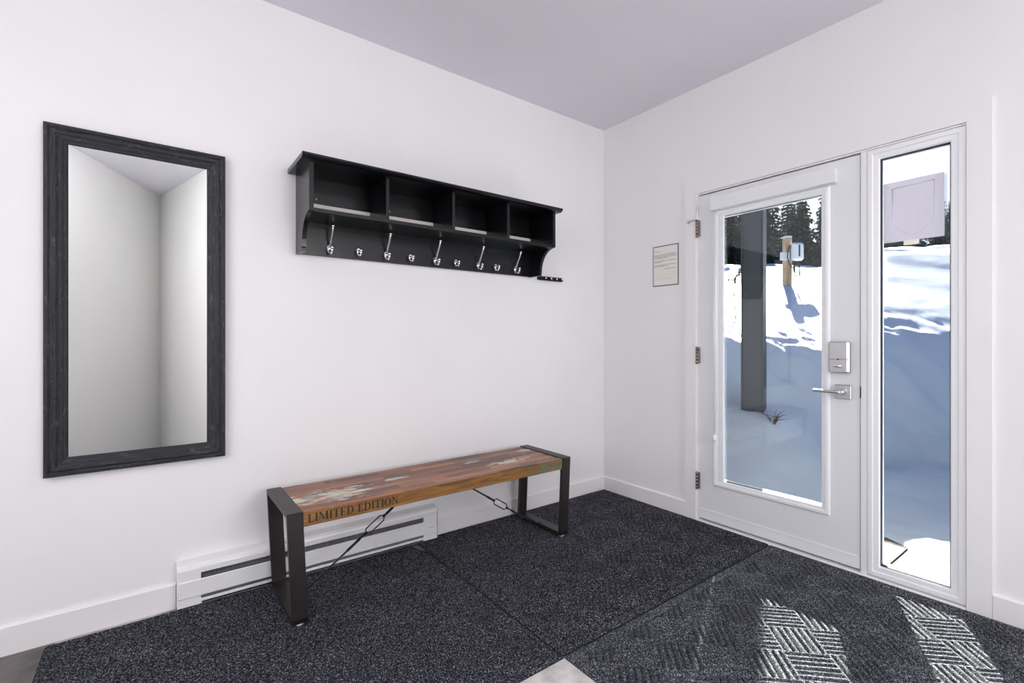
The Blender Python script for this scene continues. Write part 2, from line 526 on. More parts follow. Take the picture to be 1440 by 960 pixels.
def bench_top_mat():
    m = mat('reclaimed_plank_mosaic', (.2, .08, .03), .36, spec=.5)
    N, L, b = nodes_of(m)
    tc = N['Texture Coordinate']

    def node(t, **k):
        n = N.new(t)
        for a, v in k.items(): setattr(n, a, v)
        return n

    def ramp(src, stops):
        r = node('ShaderNodeValToRGB')
        e = r.color_ramp.elements
        e[0].position, e[0].color = stops[0][0], (*stops[0][1], 1)
        e[1].position, e[1].color = stops[-1][0], (*stops[-1][1], 1)
        for p, c in stops[1:-1]:
            q = e.new(p); q.color = (*c, 1)
        L.new(src, r.inputs['Fac'])
        return r
    br = node('ShaderNodeTexBrick', offset=.37, offset_frequency=2)
    br.inputs['Scale'].default_value = 1
    br.inputs['Brick Width'].default_value = .26
    br.inputs['Row Height'].default_value = .043
    br.inputs['Mortar Size'].default_value = .0007
    br.inputs['Color1'].default_value = (0, 0, 0, 1)
    br.inputs['Color2'].default_value = (1, 1, 1, 1)
    br.inputs['Mortar'].default_value = (.0, .0, .0, 1)
    L.new(tc.outputs['Object'], br.inputs['Vector'])
    base = ramp(br.outputs['Color'], [(0, (.045, .020, .015)), (.2, (.17, .055, .026)), (.4, (.30, .11, .048)), (.55, (.09, .036, .024)), (.75, (.38, .16, .07)), (1, (.21, .072, .036))])
    mp = node('ShaderNodeMapping'); mp.inputs['Scale'].default_value = (5, 75, 20)
    L.new(tc.outputs['Object'], mp.inputs['Vector'])
    g = node('ShaderNodeTexNoise'); g.inputs['Scale'].default_value = 1; g.inputs['Detail'].default_value = 6; g.inputs['Distortion'].default_value = .8
    L.new(mp.outputs['Vector'], g.inputs['Vector'])
    gr = ramp(g.outputs['Fac'], [(.25, (.55, .52, .5)), (.7, (1.35, 1.3, 1.25))])
    mx = node('ShaderNodeMix', data_type='RGBA', blend_type='MULTIPLY'); mx.inputs[0].default_value = 1
    L.new(base.outputs['Color'], mx.inputs[6]); L.new(gr.outputs['Color'], mx.inputs[7])
    # flaked old paint: elliptical zones of wear times stretched noise
    sep = node('ShaderNodeSeparateXYZ'); L.new(tc.outputs['Object'], sep.inputs[0])

    def zone(cx, cy, rx, ry):
        a = node('ShaderNodeMath', operation='MULTIPLY_ADD'); a.inputs[1].default_value = 1 / rx; a.inputs[2].default_value = -cx / rx
        L.new(sep.outputs['X'], a.inputs[0])
        c = node('ShaderNodeMath', operation='MULTIPLY_ADD'); c.inputs[1].default_value = 1 / ry; c.inputs[2].default_value = -cy / ry
        L.new(sep.outputs['Y'], c.inputs[0])
        a2 = node('ShaderNodeMath', operation='MULTIPLY'); L.new(a.outputs[0], a2.inputs[0]); L.new(a.outputs[0], a2.inputs[1])
        c2 = node('ShaderNodeMath', operation='MULTIPLY_ADD'); L.new(c.outputs[0], c2.inputs[0]); L.new(c.outputs[0], c2.inputs[1]); L.new(a2.outputs[0], c2.inputs[2])
        inv = node('ShaderNodeMath', operation='SUBTRACT', use_clamp=True); inv.inputs[0].default_value = 1; L.new(c2.outputs[0], inv.inputs[1])
        return inv
    zs = [zone(-.53, -.05, .24, .13), zone(.43, -.055, .20, .05), zone(-.22, .02, .1, .03), zone(.26, .055, .09, .025), zone(.66, .10, .07, .05), zone(-.70, -.03, .07, .1)]
    cur = zs[0]
    for z in zs[1:]:
        mxm = node('ShaderNodeMath', operation='MAXIMUM')
        L.new(cur.outputs[0], mxm.inputs[0]); L.new(z.outputs[0], mxm.inputs[1]); cur = mxm
    mp2 = node('ShaderNodeMapping'); mp2.inputs['Scale'].default_value = (11, 62, 20)
    L.new(tc.outputs['Object'], mp2.inputs['Vector'])
    pn = node('ShaderNodeTexNoise'); pn.inputs['Scale'].default_value = 1; pn.inputs['Detail'].default_value = 4; pn.inputs['Roughness'].default_value = .6
    L.new(mp2.outputs['Vector'], pn.inputs['Vector'])
    th = node('ShaderNodeMath', operation='MULTIPLY_ADD'); th.inputs[1].default_value = .27; L.new(cur.outputs[0], th.inputs[0]); L.new(pn.outputs['Fac'], th.inputs[2])
    mask = ramp(th.outputs[0], [(.685, (0, 0, 0)), (.72, (1, 1, 1))])
    pc = node('ShaderNodeTexNoise'); pc.inputs['Scale'].default_value = 7; L.new(tc.outputs['Object'], pc.inputs['Vector'])
    pcol = ramp(pc.outputs['Fac'], [(.38, (.30, .38, .33)), (.48, (.62, .60, .52)), (.62, (.55, .42, .28))])
    mx2 = node('ShaderNodeMix', data_type='RGBA'); L.new(mask.outputs['Color'], mx2.inputs[0])
    L.new(mx.outputs[2], mx2.inputs[6]); L.new(pcol.outputs['Color'], mx2.inputs[7])
    L.new(mx2.outputs[2], b.inputs['Base Color'])
    bp = node('ShaderNodeBump'); bp.inputs['Strength'].default_value = .15; bp.inputs['Distance'].default_value = .002
    L.new(g.outputs['Fac'], bp.inputs['Height']); L.new(bp.outputs['Normal'], b.inputs['Normal'])
    return m


def bench_edge_mat():
    m = mat('golden_edge_board', (.24, .11, .03), .45, spec=.4)
    N, L, b = nodes_of(m)
    tc = N['Texture Coordinate']
    mp = N.new('ShaderNodeMapping'); mp.inputs['Scale'].default_value = (5, 20, 60)
    L.new(tc.outputs['Object'], mp.inputs['Vector'])
    g = N.new('ShaderNodeTexNoise'); g.inputs['Scale'].default_value = 1; g.inputs['Detail'].default_value = 6; g.inputs['Distortion'].default_value = 1.2
    L.new(mp.outputs['Vector'], g.inputs['Vector'])
    r = N.new('ShaderNodeValToRGB')
    e = r.color_ramp.elements
    e[0].position = .28; e[0].color = (.10, .045, .013, 1)
    e[1].position = .72; e[1].color = (.34, .17, .045, 1)
    x = e.new(.5); x.color = (.225, .105, .028, 1)
    L.new(g.outputs['Fac'], r.inputs['Fac'])
    # greenish worn stain towards the right-hand end of the board
    sep = N.new('ShaderNodeSeparateXYZ'); L.new(tc.outputs['Object'], sep.inputs[0])
    mr = N.new('ShaderNodeMapRange'); mr.inputs['From Min'].default_value = .30; mr.inputs['From Max'].default_value = .75
    L.new(sep.outputs['X'], mr.inputs['Value'])
    n3 = N.new('ShaderNodeTexNoise'); n3.inputs['Scale'].default_value = 22; n3.inputs['Detail'].default_value = 5
    L.new(tc.outputs['Object'], n3.inputs['Vector'])
    mu = N.new('ShaderNodeMath'); mu.operation = 'MULTIPLY_ADD'; mu.inputs[1].default_value = .36
    L.new(mr.outputs[0], mu.inputs[0]); L.new(n3.outputs['Fac'], mu.inputs[2])
    r3 = N.new('ShaderNodeValToRGB'); r3.color_ramp.elements[0].position = .62; r3.color_ramp.elements[1].position = .82
    L.new(mu.outputs[0], r3.inputs['Fac'])
    mx = N.new('ShaderNodeMix'); mx.data_type = 'RGBA'
    L.new(r3.outputs['Color'], mx.inputs[0]); L.new(r.outputs['Color'], mx.inputs[6]); mx.inputs[7].default_value = (.13, .135, .075, 1)
    L.new(mx.outputs[2], b.inputs['Base Color'])
    return m


M_bench_top = bench_top_mat()
M_bench_edge = bench_edge_mat()


def foliage_mat():
    m = mat('snow_dusted_needles', (.02, .035, .02), .8, spec=.2)
    N, L, b = nodes_of(m)
    tc = N['Texture Coordinate']
    n = N.new('ShaderNodeTexNoise'); n.inputs['Scale'].default_value = 1.6; n.inputs['Detail'].default_value = 6; n.inputs['Roughness'].default_value = .75
    L.new(tc.outputs['Object'], n.inputs['Vector'])
    r = N.new('ShaderNodeValToRGB')
    e = r.color_ramp.elements
    e[0].position = .35; e[0].color = (.035, .048, .032, 1)
    e[1].position = .72; e[1].color = (.7, .73, .76, 1)
    x = e.new(.55); x.color = (.11, .135, .09, 1)
    y = e.new(.65); y.color = (.30, .31, .28, 1)
    L.new(n.outputs['Fac'], r.inputs['Fac']); L.new(r.outputs['Color'], b.inputs['Base Color'])
    return m


M_needles = foliage_mat()

# ------------------------------------------------------------------ THE SETTING
CEIL = 2.747
CEIL_HI = 3.144
XL, YB = -4.7, -6.1          # far left and rear limits of the room
T = .12


def struct(mb, name, m, label=None, cat=None):
    o = mb.build(name, m)
    o['kind'] = 'structure'
    if label: o['label'] = label
    o['category'] = cat or name.split('_')[0]
    return o


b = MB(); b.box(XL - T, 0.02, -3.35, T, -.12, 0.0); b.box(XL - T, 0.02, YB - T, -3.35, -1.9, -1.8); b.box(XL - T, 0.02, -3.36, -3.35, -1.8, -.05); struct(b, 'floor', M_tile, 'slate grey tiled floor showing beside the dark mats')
b = MB(); b.box(XL - T, T, 0, T, -.12, CEIL_HI + .2); struct(b, 'wall_left', M_wall, 'white wall carrying the mirror and the hook shelf')
DY0, DY1, DTOP = -.783, -2.047, 2.068     # rough opening in the right wall
b = MB()
b.box(0, T, DY0, 0, -.12, CEIL_HI + .2)
b.box(0, T, YB, DY1, -1.9, CEIL_HI + .2)
b.box(0, T, DY1, DY0, DTOP, CEIL_HI + .2)
b.box(0.02, T, DY1, DY0, -.12, -.005)
struct(b, 'wall_right', M_wall, 'white wall around the glazed entrance door')
b = MB(); b.box(XL - T, T, YB - T, YB, -1.9, CEIL_HI + .2); struct(b, 'wall_back', M_wall)
b = MB(); b.box(XL - T, XL, YB, 0, -1.9, CEIL_HI + .2); struct(b, 'wall_far', M_wall)
b = MB()
b.box(XL - T, T, -2.72, T, CEIL, CEIL + .12)
b.box(XL - T, T, YB - T, -2.84, CEIL_HI, CEIL_HI + .12)
b.box(XL - T, T, -2.84, -2.72, CEIL, CEIL_HI + .12)
struct(b, 'ceiling', [M_ceil], 'lavender grey flat ceiling')
# angled alcove walls behind the photographer (what the mirror shows)
P0 = Vector((-2.685, -5.815))
for nm, d, ln in (('wall_alcove_left', Vector((-.433, .925)), 1.95), ('wall_alcove_right', Vector((.244, .970)), 1.85)):
    d = d.normalized()
    n = Vector((-d.y, d.x))
    if nm.endswith('right'): n = -n
    e = P0 + d * ln
    poly = [P0, e, e + n * .1, P0 + n * .1]
    b = MB(); b.prism([(p.x, p.y) for p in poly], 2, -1.8, CEIL_HI); struct(b, nm, M_wall_neutral)

b = MB()
b.box(T, T + .006, YB, DY1 - .02, -.12, 3.4); b.box(T, T + .006, DY0 + .02, 3, -.12, 3.4); b.box(T, T + .006, DY1 - .02, DY0 + .02, DTOP + .02, 3.4)
M_bounce_dark = mat('bounce_dark_skin', (.02, .021, .024), .6, noise_amt=.2, noise_scale=4)  # unseen dark skin, added to stop the sunlit wall bouncing onto the snow
struct(b, 'wall_bounce_shield', M_bounce_dark, 'dark sheet added outside the entrance wall to cut sun bounce')
# baseboards
BBH, BBT = .108, .014


def baseboard(mb, axis, a0, a1):
    prof = [(0, 0), (-BBT, 0), (-BBT, BBH - .006), (-BBT + .005, BBH), (0, BBH)]
    if axis == 'x':
        mb.prism(prof, 0, a0, a1)
    else:
        mb.prism(prof, 1, a0, a1)


b = MB(); baseboard(b, 'x', XL, -2.684); baseboard(b, 'x', -1.462, 0); struct(b, 'baseboard_left', M_trim, 'white baseboard along the mirror wall', 'baseboard')
b = MB(); baseboard(b, 'y', -.708, 0); baseboard(b, 'y', -3.35, -2.124); struct(b, 'baseboard_right', M_trim, 'white baseboard beside the entrance door', 'baseboard')

# casing round the door and sidelight (mitred)
b = MB()
ci, co = -.785, -.708
zi, zo = 2.069, 2.146
ri, ro = -2.045, -2.123
ct = .013
for poly in ([(ci, 0), (co, 0), (co, zo), (ci, zi)], [(ri, 0), (ro, 0), (ro, zo), (ri, zi)], [(ci, zi), (co, zo), (ro, zo), (ri, zi)]):
    b.prism(poly, 0, -ct, 0)
struct(b, 'trim_1', M_wall, 'white casing framing the door and sidelight', 'casing')

# jambs, head, mullion and sill
b = MB()
b.box(-.004, .115, -.797, DY0, 0, DTOP)                 # hinge jamb
b.box(-.004, .115, DY1, -2.043, 0, DTOP)
b.box(-.004, .115, -2.043, -.797, 2.060, DTOP)
b.box(-.004, .115, -1.688, -1.664, .014, 2.060, bev=.002)         # mullion
b.box(.05, .115, -.808, -.797, 0, 2.06)
struct(b, 'trim_2', M_trim, 'white door jambs and the slim mullion beside the door', 'jamb')
b = MB(); b.box(-.02, .16, -2.043, -.797, 0, .014, bev=.003); struct(b, 'trim_3', M_trim, 'white threshold sill under the door', 'sill')
b = MB()
b.box(.046, .05, -1.664, -1.6585, .014, 2.06); b.box(.046, .05, -.808, -.797, .014, 2.06)
b.box(.03, .05, -1.664, -.797, .0142, .026); b.box(.03, .05, -1.664, -.797, 2.052, 2.06)
struct(b, 'trim_4', M_gap, 'black weatherstrip round the door', 'weatherstrip')

# unseen frames added round the fill lights behind and left of the viewpoint
wf = thing('fill_frame_left', 'white frame added round the left fill light', 'window', (XL, -1.9, 1.1), kind='structure')
b = MB()
for y0_, y1_, z0_, z1_ in ((-2.72, -2.65, 1.03, 2.47), (-1.15, -1.08, 1.03, 2.47), (-2.65, -1.15, 1.03, 1.10), (-2.65, -1.15, 2.40, 2.47), (-1.915, -1.885, 1.10, 2.40)):
    b.box(XL, XL + .085, y0_, y1_, z0_, z1_, bev=.004)
b.build('window_frame', M_vinyl, wf, True)
wf = thing('fill_frame_rear', 'white frame added round the rear fill light', 'window', (-1.2, YB, .9), kind='structure')
b = MB()
for x0_, x1_, z0_, z1_ in ((-2.02, -1.95, .83, 2.57), (-.45, -.38, .83, 2.57), (-1.95, -.45, .83, .90), (-1.95, -.45, 2.50, 2.57), (-1.215, -1.185, .90, 2.50)):
    b.box(x0_, x1_, YB, YB + .085, z0_, z1_, bev=.004)
b.build('window_frame', M_vinyl, wf, True)

# ------------------------------------------------------------------ DOOR
door = thing('door_1', 'white entrance door with one tall glass lite', 'door', (0, -.797, .02), kind='structure')
dx0, dx1 = 0.002, .046
dy0, dy1, dz0, dz1 = -.798, -1.6605, .026, 2.053
gy0, gy1, gz0, gz1 = -.965, -1.492, .296, 1.905          # visible glass
ly0, ly1, lz0, lz1 = -.896, -1.532, .25, 1.936            # lite frame
def mitre_frame(mb, y0, y1, z0, z1, prof, mi=0):
    """prof: list of (inset, x); rectangle outer y0..y1, z0..z1 in the plane of constant x"""
    sy = -1 if y1 < y0 else 1
    rings = []
    for (ins, x) in prof:
        a0, a1 = y0 + sy * ins, y1 - sy * ins
        c0, c1 = z0 + ins, z1 - ins
        rings.append([(x, a0, c0), (x, a1, c0), (x, a1, c1), (x, a0, c1)])
    v = [p for r in rings for p in r]
    n = len(rings)
    f = []
    for i in range(n):
        j = (i + 1) % n
        for k in range(4):
            l = (k + 1) % 4
            f.append((i * 4 + k, i * 4 + l, j * 4 + l, j * 4 + k))
    mb.add(v, f, mi)


b = MB()
sl = []
for x, out in ((dx0, 1), (dx0, 0), (dx1, 0), (dx1, 1)):
    y0_, y1_, z0_, z1_ = (dy0, dy1, dz0, dz1) if out else (ly0 - .012, ly1 + .012, lz0 + .012, lz1 - .012)
    sl += [(x, y0_, z0_), (x, y1_, z0_), (x, y1_, z1_), (x, y0_, z1_)]
fs = []
for i in range(4):
    j = (i + 1) % 4
    for k in range(4):
        l = (k + 1) % 4
        fs.append((i * 4 + k, i * 4 + l, j * 4 + l, j * 4 + k))
b.add(sl, fs)
b.build('door_slab', M_door, door, True)
# raised lite frame: a mitred moulding on both faces
b = MB()
mitre_frame(b, ly0 + .0, ly1 + .0, lz0, lz1, [(0, dx0), (.0, -.004), (.006, -.009), (.018, -.010), (.024, -.007), (.034, -.006), (.040, -.001), (.0405, .046), (.006, .052), (0, .046)])
b.build('lite_frame', M_vinyl, door, True)
b = MB()
mitre_frame(b, -.932, -1.496, .287, 1.899, [(0, .006), (0, .02), (.004, .02), (.004, .006)])
b.build('glazing_gasket', M_gap, door, True)
b = MB(); b.box(.015, .021, -1.4955, -.9325, .2875, 1.8985)
b.build('glass_pane', M_glass, door, True)
# inner stop that hides the wide left margin of the lite (slider track of the enclosed blind)
b = MB()
b.box(-.006, .010, -.964, -.9365, .287, 1.899, bev=.002)
b.build('blind_side_rail', M_vinyl, door, True)
b = MB()
b.box(-.046, .001, -1.566, -.898, 1.936, 2.014, bev=.003)
hr = b.build('blind_headrail', M_vinyl, door, True)
hr['label'] = 'boxy white blind headrail'
b = MB(); b.box(-.0475, -.0462, -1.562, -.902, 1.945, 2.006); b.box(-.046, -.002, -1.5675, -1.5661, 1.94, 2.01); b.build('headrail_cover', M_metal_white, hr, True)
b = MB(); b.tube([(-.012, -.917, 1.934), (-.012, -.917, .565)], .0014, 6); b.tube([(-.012, -.907, 1.934), (-.012, -.907, .56)], .0014, 6)
cd = b.build('blind_cord', M_white_plastic, door, True)
b = MB(); b.lathe([(.004, .566), (.012, .56), (.013, .535), (.007, .525)], (-.012, -.912, 0), 'z', 12)
b.build('cord_tassel', M_white_plastic, cd, True)
# dark outer skin of the door, added to cut sun bounced onto the snow
sk_y0, sk_y1, sk_z0, sk_z1 = ly0 - .03, ly1 + .03, lz0 + .035, lz1 - .025
b = MB()
oy = [dy0, sk_y0, sk_y1, dy1]
oz = [dz0, sk_z0, sk_z1, dz1]
b.box(.0525, .0545, oy[0], oy[1], oz[0], oz[3]); b.box(.0525, .0545, oy[2], oy[3], oz[0], oz[3])
b.box(.0525, .0545, oy[1], oy[2], oz[0], oz[1]); b.box(.0525, .0545, oy[1], oy[2], oz[2], oz[3])
b.build('bounce_skin', M_bounce_dark, door, True)['label'] = 'charcoal outer face added to cut sun bounce'
# bottom sweep
b = MB(); b.box(-.002, .004, -1.655, -.802, .03, .085, bev=.002); b.box(-.004, .0, -1.655, -.802, .084, .089, bev=.001)
b.build('door_sweep', M_vinyl, door, True)
# hinges
for i, z in enumerate((1.848, 1.050, .260)):
    b = MB()
    b.tube([(-.012, -.7915, z - .054), (-.012, -.7915, z + .054)], .0072, 12)
    for k in range(5):
        zz = z - .054 + .0216 * k
        b.tube([(-.012, -.7915, zz + .001), (-.012, -.7915, zz + .0206)], .0079, 12)
    b.box(-.012, .001, -.808, -.776, z - .05, z + .05)
    h = b.build('hinge', M_hinge, door, True)
    if i == 0:
        b = MB()
        b.tube([(-.012, -.7915, z + .056), (-.016, -.785, z + .058), (-.03, -.748, z + .052)], .0035, 8)
        b.lathe([(.008, 0), (.009, .008), (.004, .01)], (-.034, -.742, z + .048), 'x', 12)
        b.lathe([(.009, 0), (.009, .005)], (-.012, -.7915, z + .055), 'z', 12)
        b.build('hinge_pin_stop', M_nickel, h, True)
# keypad deadbolt
b = MB(); b.box(-.030, .001, -1.624, -1.536, .985, 1.139, bev=.005)
lk = b.build('deadbolt_housing', M_nickel, door, True)
b = MB(); b.box(-.034, -.0295, -1.617, -1.538, 1.052, 1.136, bev=.003); b.build('battery_cover', M_nickel, lk, True)
b = MB(); b.box(-.0335, -.0295, -1.617, -1.538, .988, 1.049, bev=.003); b.build('lower_cover', M_nickel, lk, True)
b = MB(); b.ball((-.0335, -1.577, 1.0505), (.003, .005, .003)); b.build('indicator_lens', M_gap, lk, True)
b = MB(); b.lathe([(.010, -.034), (.009, -.042), (.006, -.046)], (0, -1.582, 1.018), 'x', 14)
b.ball((-.047, -1.578, 1.018), (.006, .022, .007))
b.build('thumb_turn', M_chrome, lk, True)
# lever
b = MB(); b.box(-.010, .001, -1.626, -1.556, .853, .923, bev=.003)
lv = b.build('lever_rose', M_nickel, door, True)
b = MB()
b.lathe([(.015, -.010), (.015, -.026), (.012, -.030), (.010, -.052)], (0, -1.592, .889), 'x', 16)
pts = [(-.050, -1.596, .889), (-.052, -1.58, .889), (-.053, -1.55, .889), (-.054, -1.50, .889), (-.054, -1.474, .889)]
b.tube(pts, [.0105, .0095, .0085, .0082, .008], 12)
b.build('lever_handle', M_nickel, lv, True)
b = MB(); b.lathe([(.004, -.052), (.0045, -.054), (.001, -.055)], (-.012, -1.592, .889), 'x', 10); b.build('lever_screw', M_chrome, lv, True)
# latch strike on the mullion edge
b = MB(); b.box(-.006, .03, -1.6665, -1.6615, .865, .92, bev=.001); b.build('strike_plate', M_gap, door, True)

# ------------------------------------------------------------------ SIDELIGHT
win = thing('window_1', 'tall fixed sidelight window beside the door', 'window', (0, -1.867, .016), kind='structure')
sy0, sy1, sz0, sz1 = -1.689, -2.042, .020, 2.058
b = MB()
mitre_frame(b, sy0, sy1, sz0, sz1, [(0, .0), (0, -.003), (.008, -.006), (.022, -.006), (.026, -.002), (.046, -.001), (.0505, .004), (.0515, .05), (.04, .1), (0, .1)])
b.build('window_frame', M_vinyl, win, True)
b = MB()
mitre_frame(b, sy0, sy1, sz0, sz1, [(0, .101), (0, .103), (.036, .103), (.036, .101)])
b.build('bounce_trim', M_bounce_dark, win, True)['label'] = 'charcoal outer trim added to cut sun bounce'  # added so the sunlit frame bounces less onto the snow
b = MB()
mitre_frame(b, sy0 - .0505, sy1 + .0505, sz0 + .0505, sz1 - .0505, [(0, .012), (0, .03), (.004, .03), (.004, .012)])
b.build('glazing_gasket', M_gap, win, True)
b = MB(); b.box(.021, .027, sy1 + .05, sy0 - .05, sz0 + .05, sz1 - .05)
b.build('window_glass', M_glass2, win, True)
# poster taped to the outside of the glass
def paper_translucent():
    m = bpy.data.materials.new('lavender_paper'); m.use_nodes = True
    nt = m.node_tree; nt.nodes.clear()
    o = nt.nodes.new('ShaderNodeOutputMaterial'); a = nt.nodes.new('ShaderNodeBsdfDiffuse'); t = nt.nodes.new('ShaderNodeBsdfTranslucent'); mx = nt.nodes.new('ShaderNodeMixShader')
    n = nt.nodes.new('ShaderNodeTexNoise'); n.inputs['Scale'].default_value = 9
    r = nt.nodes.new('ShaderNodeValToRGB')
    r.color_ramp.elements[0].color = (.78, .77, .86, 1); r.color_ramp.elements[1].color = (.84, .83, .90, 1)
    nt.links.new(n.outputs['Fac'], r.inputs['Fac'])
    nt.links.new(r.outputs['Color'], a.inputs['Color'])
    t.inputs['Color'].default_value = (.30, .29, .34, 1)
    mx.inputs[0].default_value = .22
    nt.links.new(a.outputs[0], mx.inputs[1]); nt.links.new(t.outputs[0], mx.inputs[2]); nt.links.new(mx.outputs[0], o.inputs['Surface'])
    return m


M_lav = paper_translucent()
M_lav2 = mat('pale_grey_print', (.72, .715, .80), .8, noise_amt=.02)
M_tape = mat('cream_tape', (.85, .82, .72), .5, noise_amt=.02)
pst = thing('poster', 'lavender paper poster with a faint shield outline taped to the sidelight glass', 'poster', (.017, -1.858, 1.60))
b = MB(); b.box(.0175, .0182, -1.969, -1.7495, 1.605, 1.886); b.build('paper_sheet', M_lav, pst, True)
b = MB()
sh = [(-1.785, 1.855), (-1.935, 1.862), (-1.935, 1.70), (-1.925, 1.672), (-1.90, 1.650), (-1.862, 1.628), (-1.82, 1.652), (-1.795, 1.675), (-1.785, 1.70)]
b.tube([(.0172, y, z) for y, z in sh], .0012, 6, closed=True)
so = b.build('shield_outline', M_lav2, pst, True)
b = MB(); b.box(.0166, .0176, -1.882, -1.826, 1.585, 1.607); tp = b.build('tape_tab', M_tape, pst, True); tp['label'] = 'cream tape tab'
b = MB(); b.box(.0184, .0189, -1.978, -1.757, 1.592, 1.875); b.build('backing_sleeve', glass_mat('clear_sleeve', .06, (.8, .83, .86)), pst, True)

# ------------------------------------------------------------------ NOTICE on the right wall
nt_ = thing('notice', 'framed notice sheet with dark teal border beside the door', 'notice', (0, -.553, 1.511))
b = MB(); b.box(-.002, 0, -.6535, -.4525, 1.511, 1.784); b.build('border_card', M_teal, nt_, True)
b = MB(); b.box(-.0026, -.0019, -.6475, -.4585, 1.517, 1.778); b.build('paper_sheet', M_paper, nt_, True)
rng = random.Random(3)


def text_row(mb, z, y0, y1, h=.0032):
    y = y0
    while y > y1:
        w = rng.uniform(.006, .018)
        if y - w < y1: w = y - y1
        if w > .002:
            mb.box(-.0029, -.0025, y - w, y, z, z + h)
        y -= w + .0035


b = MB()
text_row(b, 1.744, -.466, -.515)
for z, e in ((1.722, -.638), (1.714, -.636), (1.706, -.638), (1.698, -.575)): text_row(b, z, -.466, e)
for z, e in ((1.680, -.636), (1.672, -.525)): text_row(b, z, -.466, e)
for z, e in ((1.652, -.638), (1.644, -.575)): text_row(b, z, -.466, e)
text_row(b, 1.625, -.545, -.632)
b.build('printed_lines', M_print, nt_, True)
b = MB()
for z, e in ((1.583, -.63), (1.569, -.57), (1.556, -.61)): text_row(b, z, -.466, e, .002)
text_row(b, 1.533, -.60, -.634, .002)
b.build('footer_lines', M_print_light, nt_, True)

# ------------------------------------------------------------------ MIRROR
mx0, mx1, mz0, mz1 = -3.091, -2.503, .629, 1.967
mir = thing('wall_mirror', 'tall rectangular mirror in a charcoal wood frame hung on the white wall', 'mirror', ((mx0 + mx1) / 2, 0, mz0))
prof = [(0, -.003), (0, -.026), (.003, -.030), (.012, -.031), (.018, -.027), (.024, -.030), (.034, -.029), (.042, -.024), (.050, -.0225), (.058, -.0185), (.064, -.018), (.0705, -.0135), (.0705, -.003)]
me = bpy.data.meshes.new('mirror_frame')
rings = []
for ins, y in prof:
    rings.append([(mx0 + ins, y, mz0 + ins), (mx1 - ins, y, mz0 + ins), (mx1 - ins, y, mz1 - ins), (mx0 + ins, y, mz1 - ins)])
vv, ff, uvs = [], [], []
base = mir.location
plen = [0]
for i in range(1, len(prof)):
    plen.append(plen[-1] + math.hypot(prof[i][0] - prof[i - 1][0], prof[i][1] - prof[i - 1][1]))
for side in range(4):
    a, c = side, (side + 1) % 4
    st = len(vv)
    for i, r in enumerate(rings):
        for q in (r[a], r[c]):
            vv.append(Vector(q) - base)
    for i in range(len(prof) - 1):
        ff.append((st + 2 * i, st + 2 * i + 1, st + 2 * i + 3, st + 2 * i + 2))
        for (ii, k) in ((i, 0), (i, 1), (i + 1, 1), (i + 1, 0)):
            q = rings[ii][(a, c)[k]]
            along = q[0] if side % 2 == 0 else q[2]
            uvs.append((along + side * 3.7, plen[ii] + side * .31))
me.from_pydata([tuple(p) for p in vv], [], ff)
uvl = me.uv_layers.new(name='uv')
for i, u in enumerate(uvs): uvl.data[i].uv = u
me.materials.append(M_frame)
fr = bpy.data.objects.new('mirror_frame', me); COL.objects.link(fr); fr.parent = mir
b = MB(); b.box(mx0 + .066, mx1 - .066, -.0145, -.006, mz0 + .066, mz1 - .066); b.build('mirror_glass', M_mirror, mir, True)
b = MB(); b.box(mx0 + .02, mx1 - .02, -.005, 0, mz0 + .02, mz1 - .02); b.build('backing_board', M_rubber, mir, True)

# ------------------------------------------------------------------ HOOK SHELF
M_gap_strip = mat('pale_lit_gap', (.90, .84, .80), .6, spec=.2, noise_amt=.02, noise_scale=20)  # for a strip added to stand in for bright wall behind the cubbies
SX0, SX1 = -2.203, -.722
sh = thing('hook_shelf', 'black wall shelf with four cubbies and a row of chrome coat hooks', 'shelf', ((SX0 + SX1) / 2, 0, 1.566))
b = MB()
topp = [(0, 1.953), (-.268, 1.953), (-.280, 1.958), (-.287, 1.966), (-.287, 1.975), (0, 1.975)]
b.prism(topp, 0, SX0 - .036, SX1 + .030)
b.build('top_board', M_black, sh, True)


def hollow():
    poly = [(0, 1.953), (-.25, 1.953), (-.25, 1.734), (-.238, 1.730)]
    for i in range(1, 14):
        t = i / 13 * math.pi / 2
        poly.append((-.118 - .120 * (1 - math.sin(t)), 1.730 - .142 * (1 - math.cos(t))))
    poly += [(-.115, 1.582), (-.115, 1.566), (0, 1.566)]
    return poly


hp = hollow()
for x0 in (SX0, SX1 - .020):
    b = MB(); b.prism(hp, 0, x0, x0 + .020); b.build('side_panel', M_black, sh, True)
xi0, xi1 = SX0 + .020, SX1 - .020
DIV = [-1.832, -1.457, -1.088]
b = MB(); b.box(xi0, xi1, -.246, -.001, 1.727, 1.746, bev=.001); b.build('cubby_floor', M_black, sh, True)
for x in DIV:
    b = MB(); b.box(x - .008, x + .008, -.246, -.010, 1.746, 1.953, bev=.001); b.build('divider', M_black, sh, True)
b = MB(); b.box(xi0, xi1, -.017, -.001, 1.568, 1.727); b.box(xi0, xi1, -.019, -.016, 1.568, 1.706, bev=.001); b.build('hook_rail', M_black, sh, True)
b = MB(); b.box(xi0, xi1, -.010, -.001, 1.872, 1.953); b.build('back_panel', M_black, sh, True)
b = MB(); b.box(xi0, xi1, -.0225, -.001, 1.789, 1.823, bev=.001); b.build('lit_gap_strip', M_gap_strip, sh, True)['label'] = 'pale strip added for the lit wall behind the cubbies'
b = MB(); b.box(xi0, xi1, -.022, -.001, 1.8235, 1.88, bev=.001); b.build('hanging_rail', M_black, sh, True)
xs = [xi0] + DIV + [xi1]
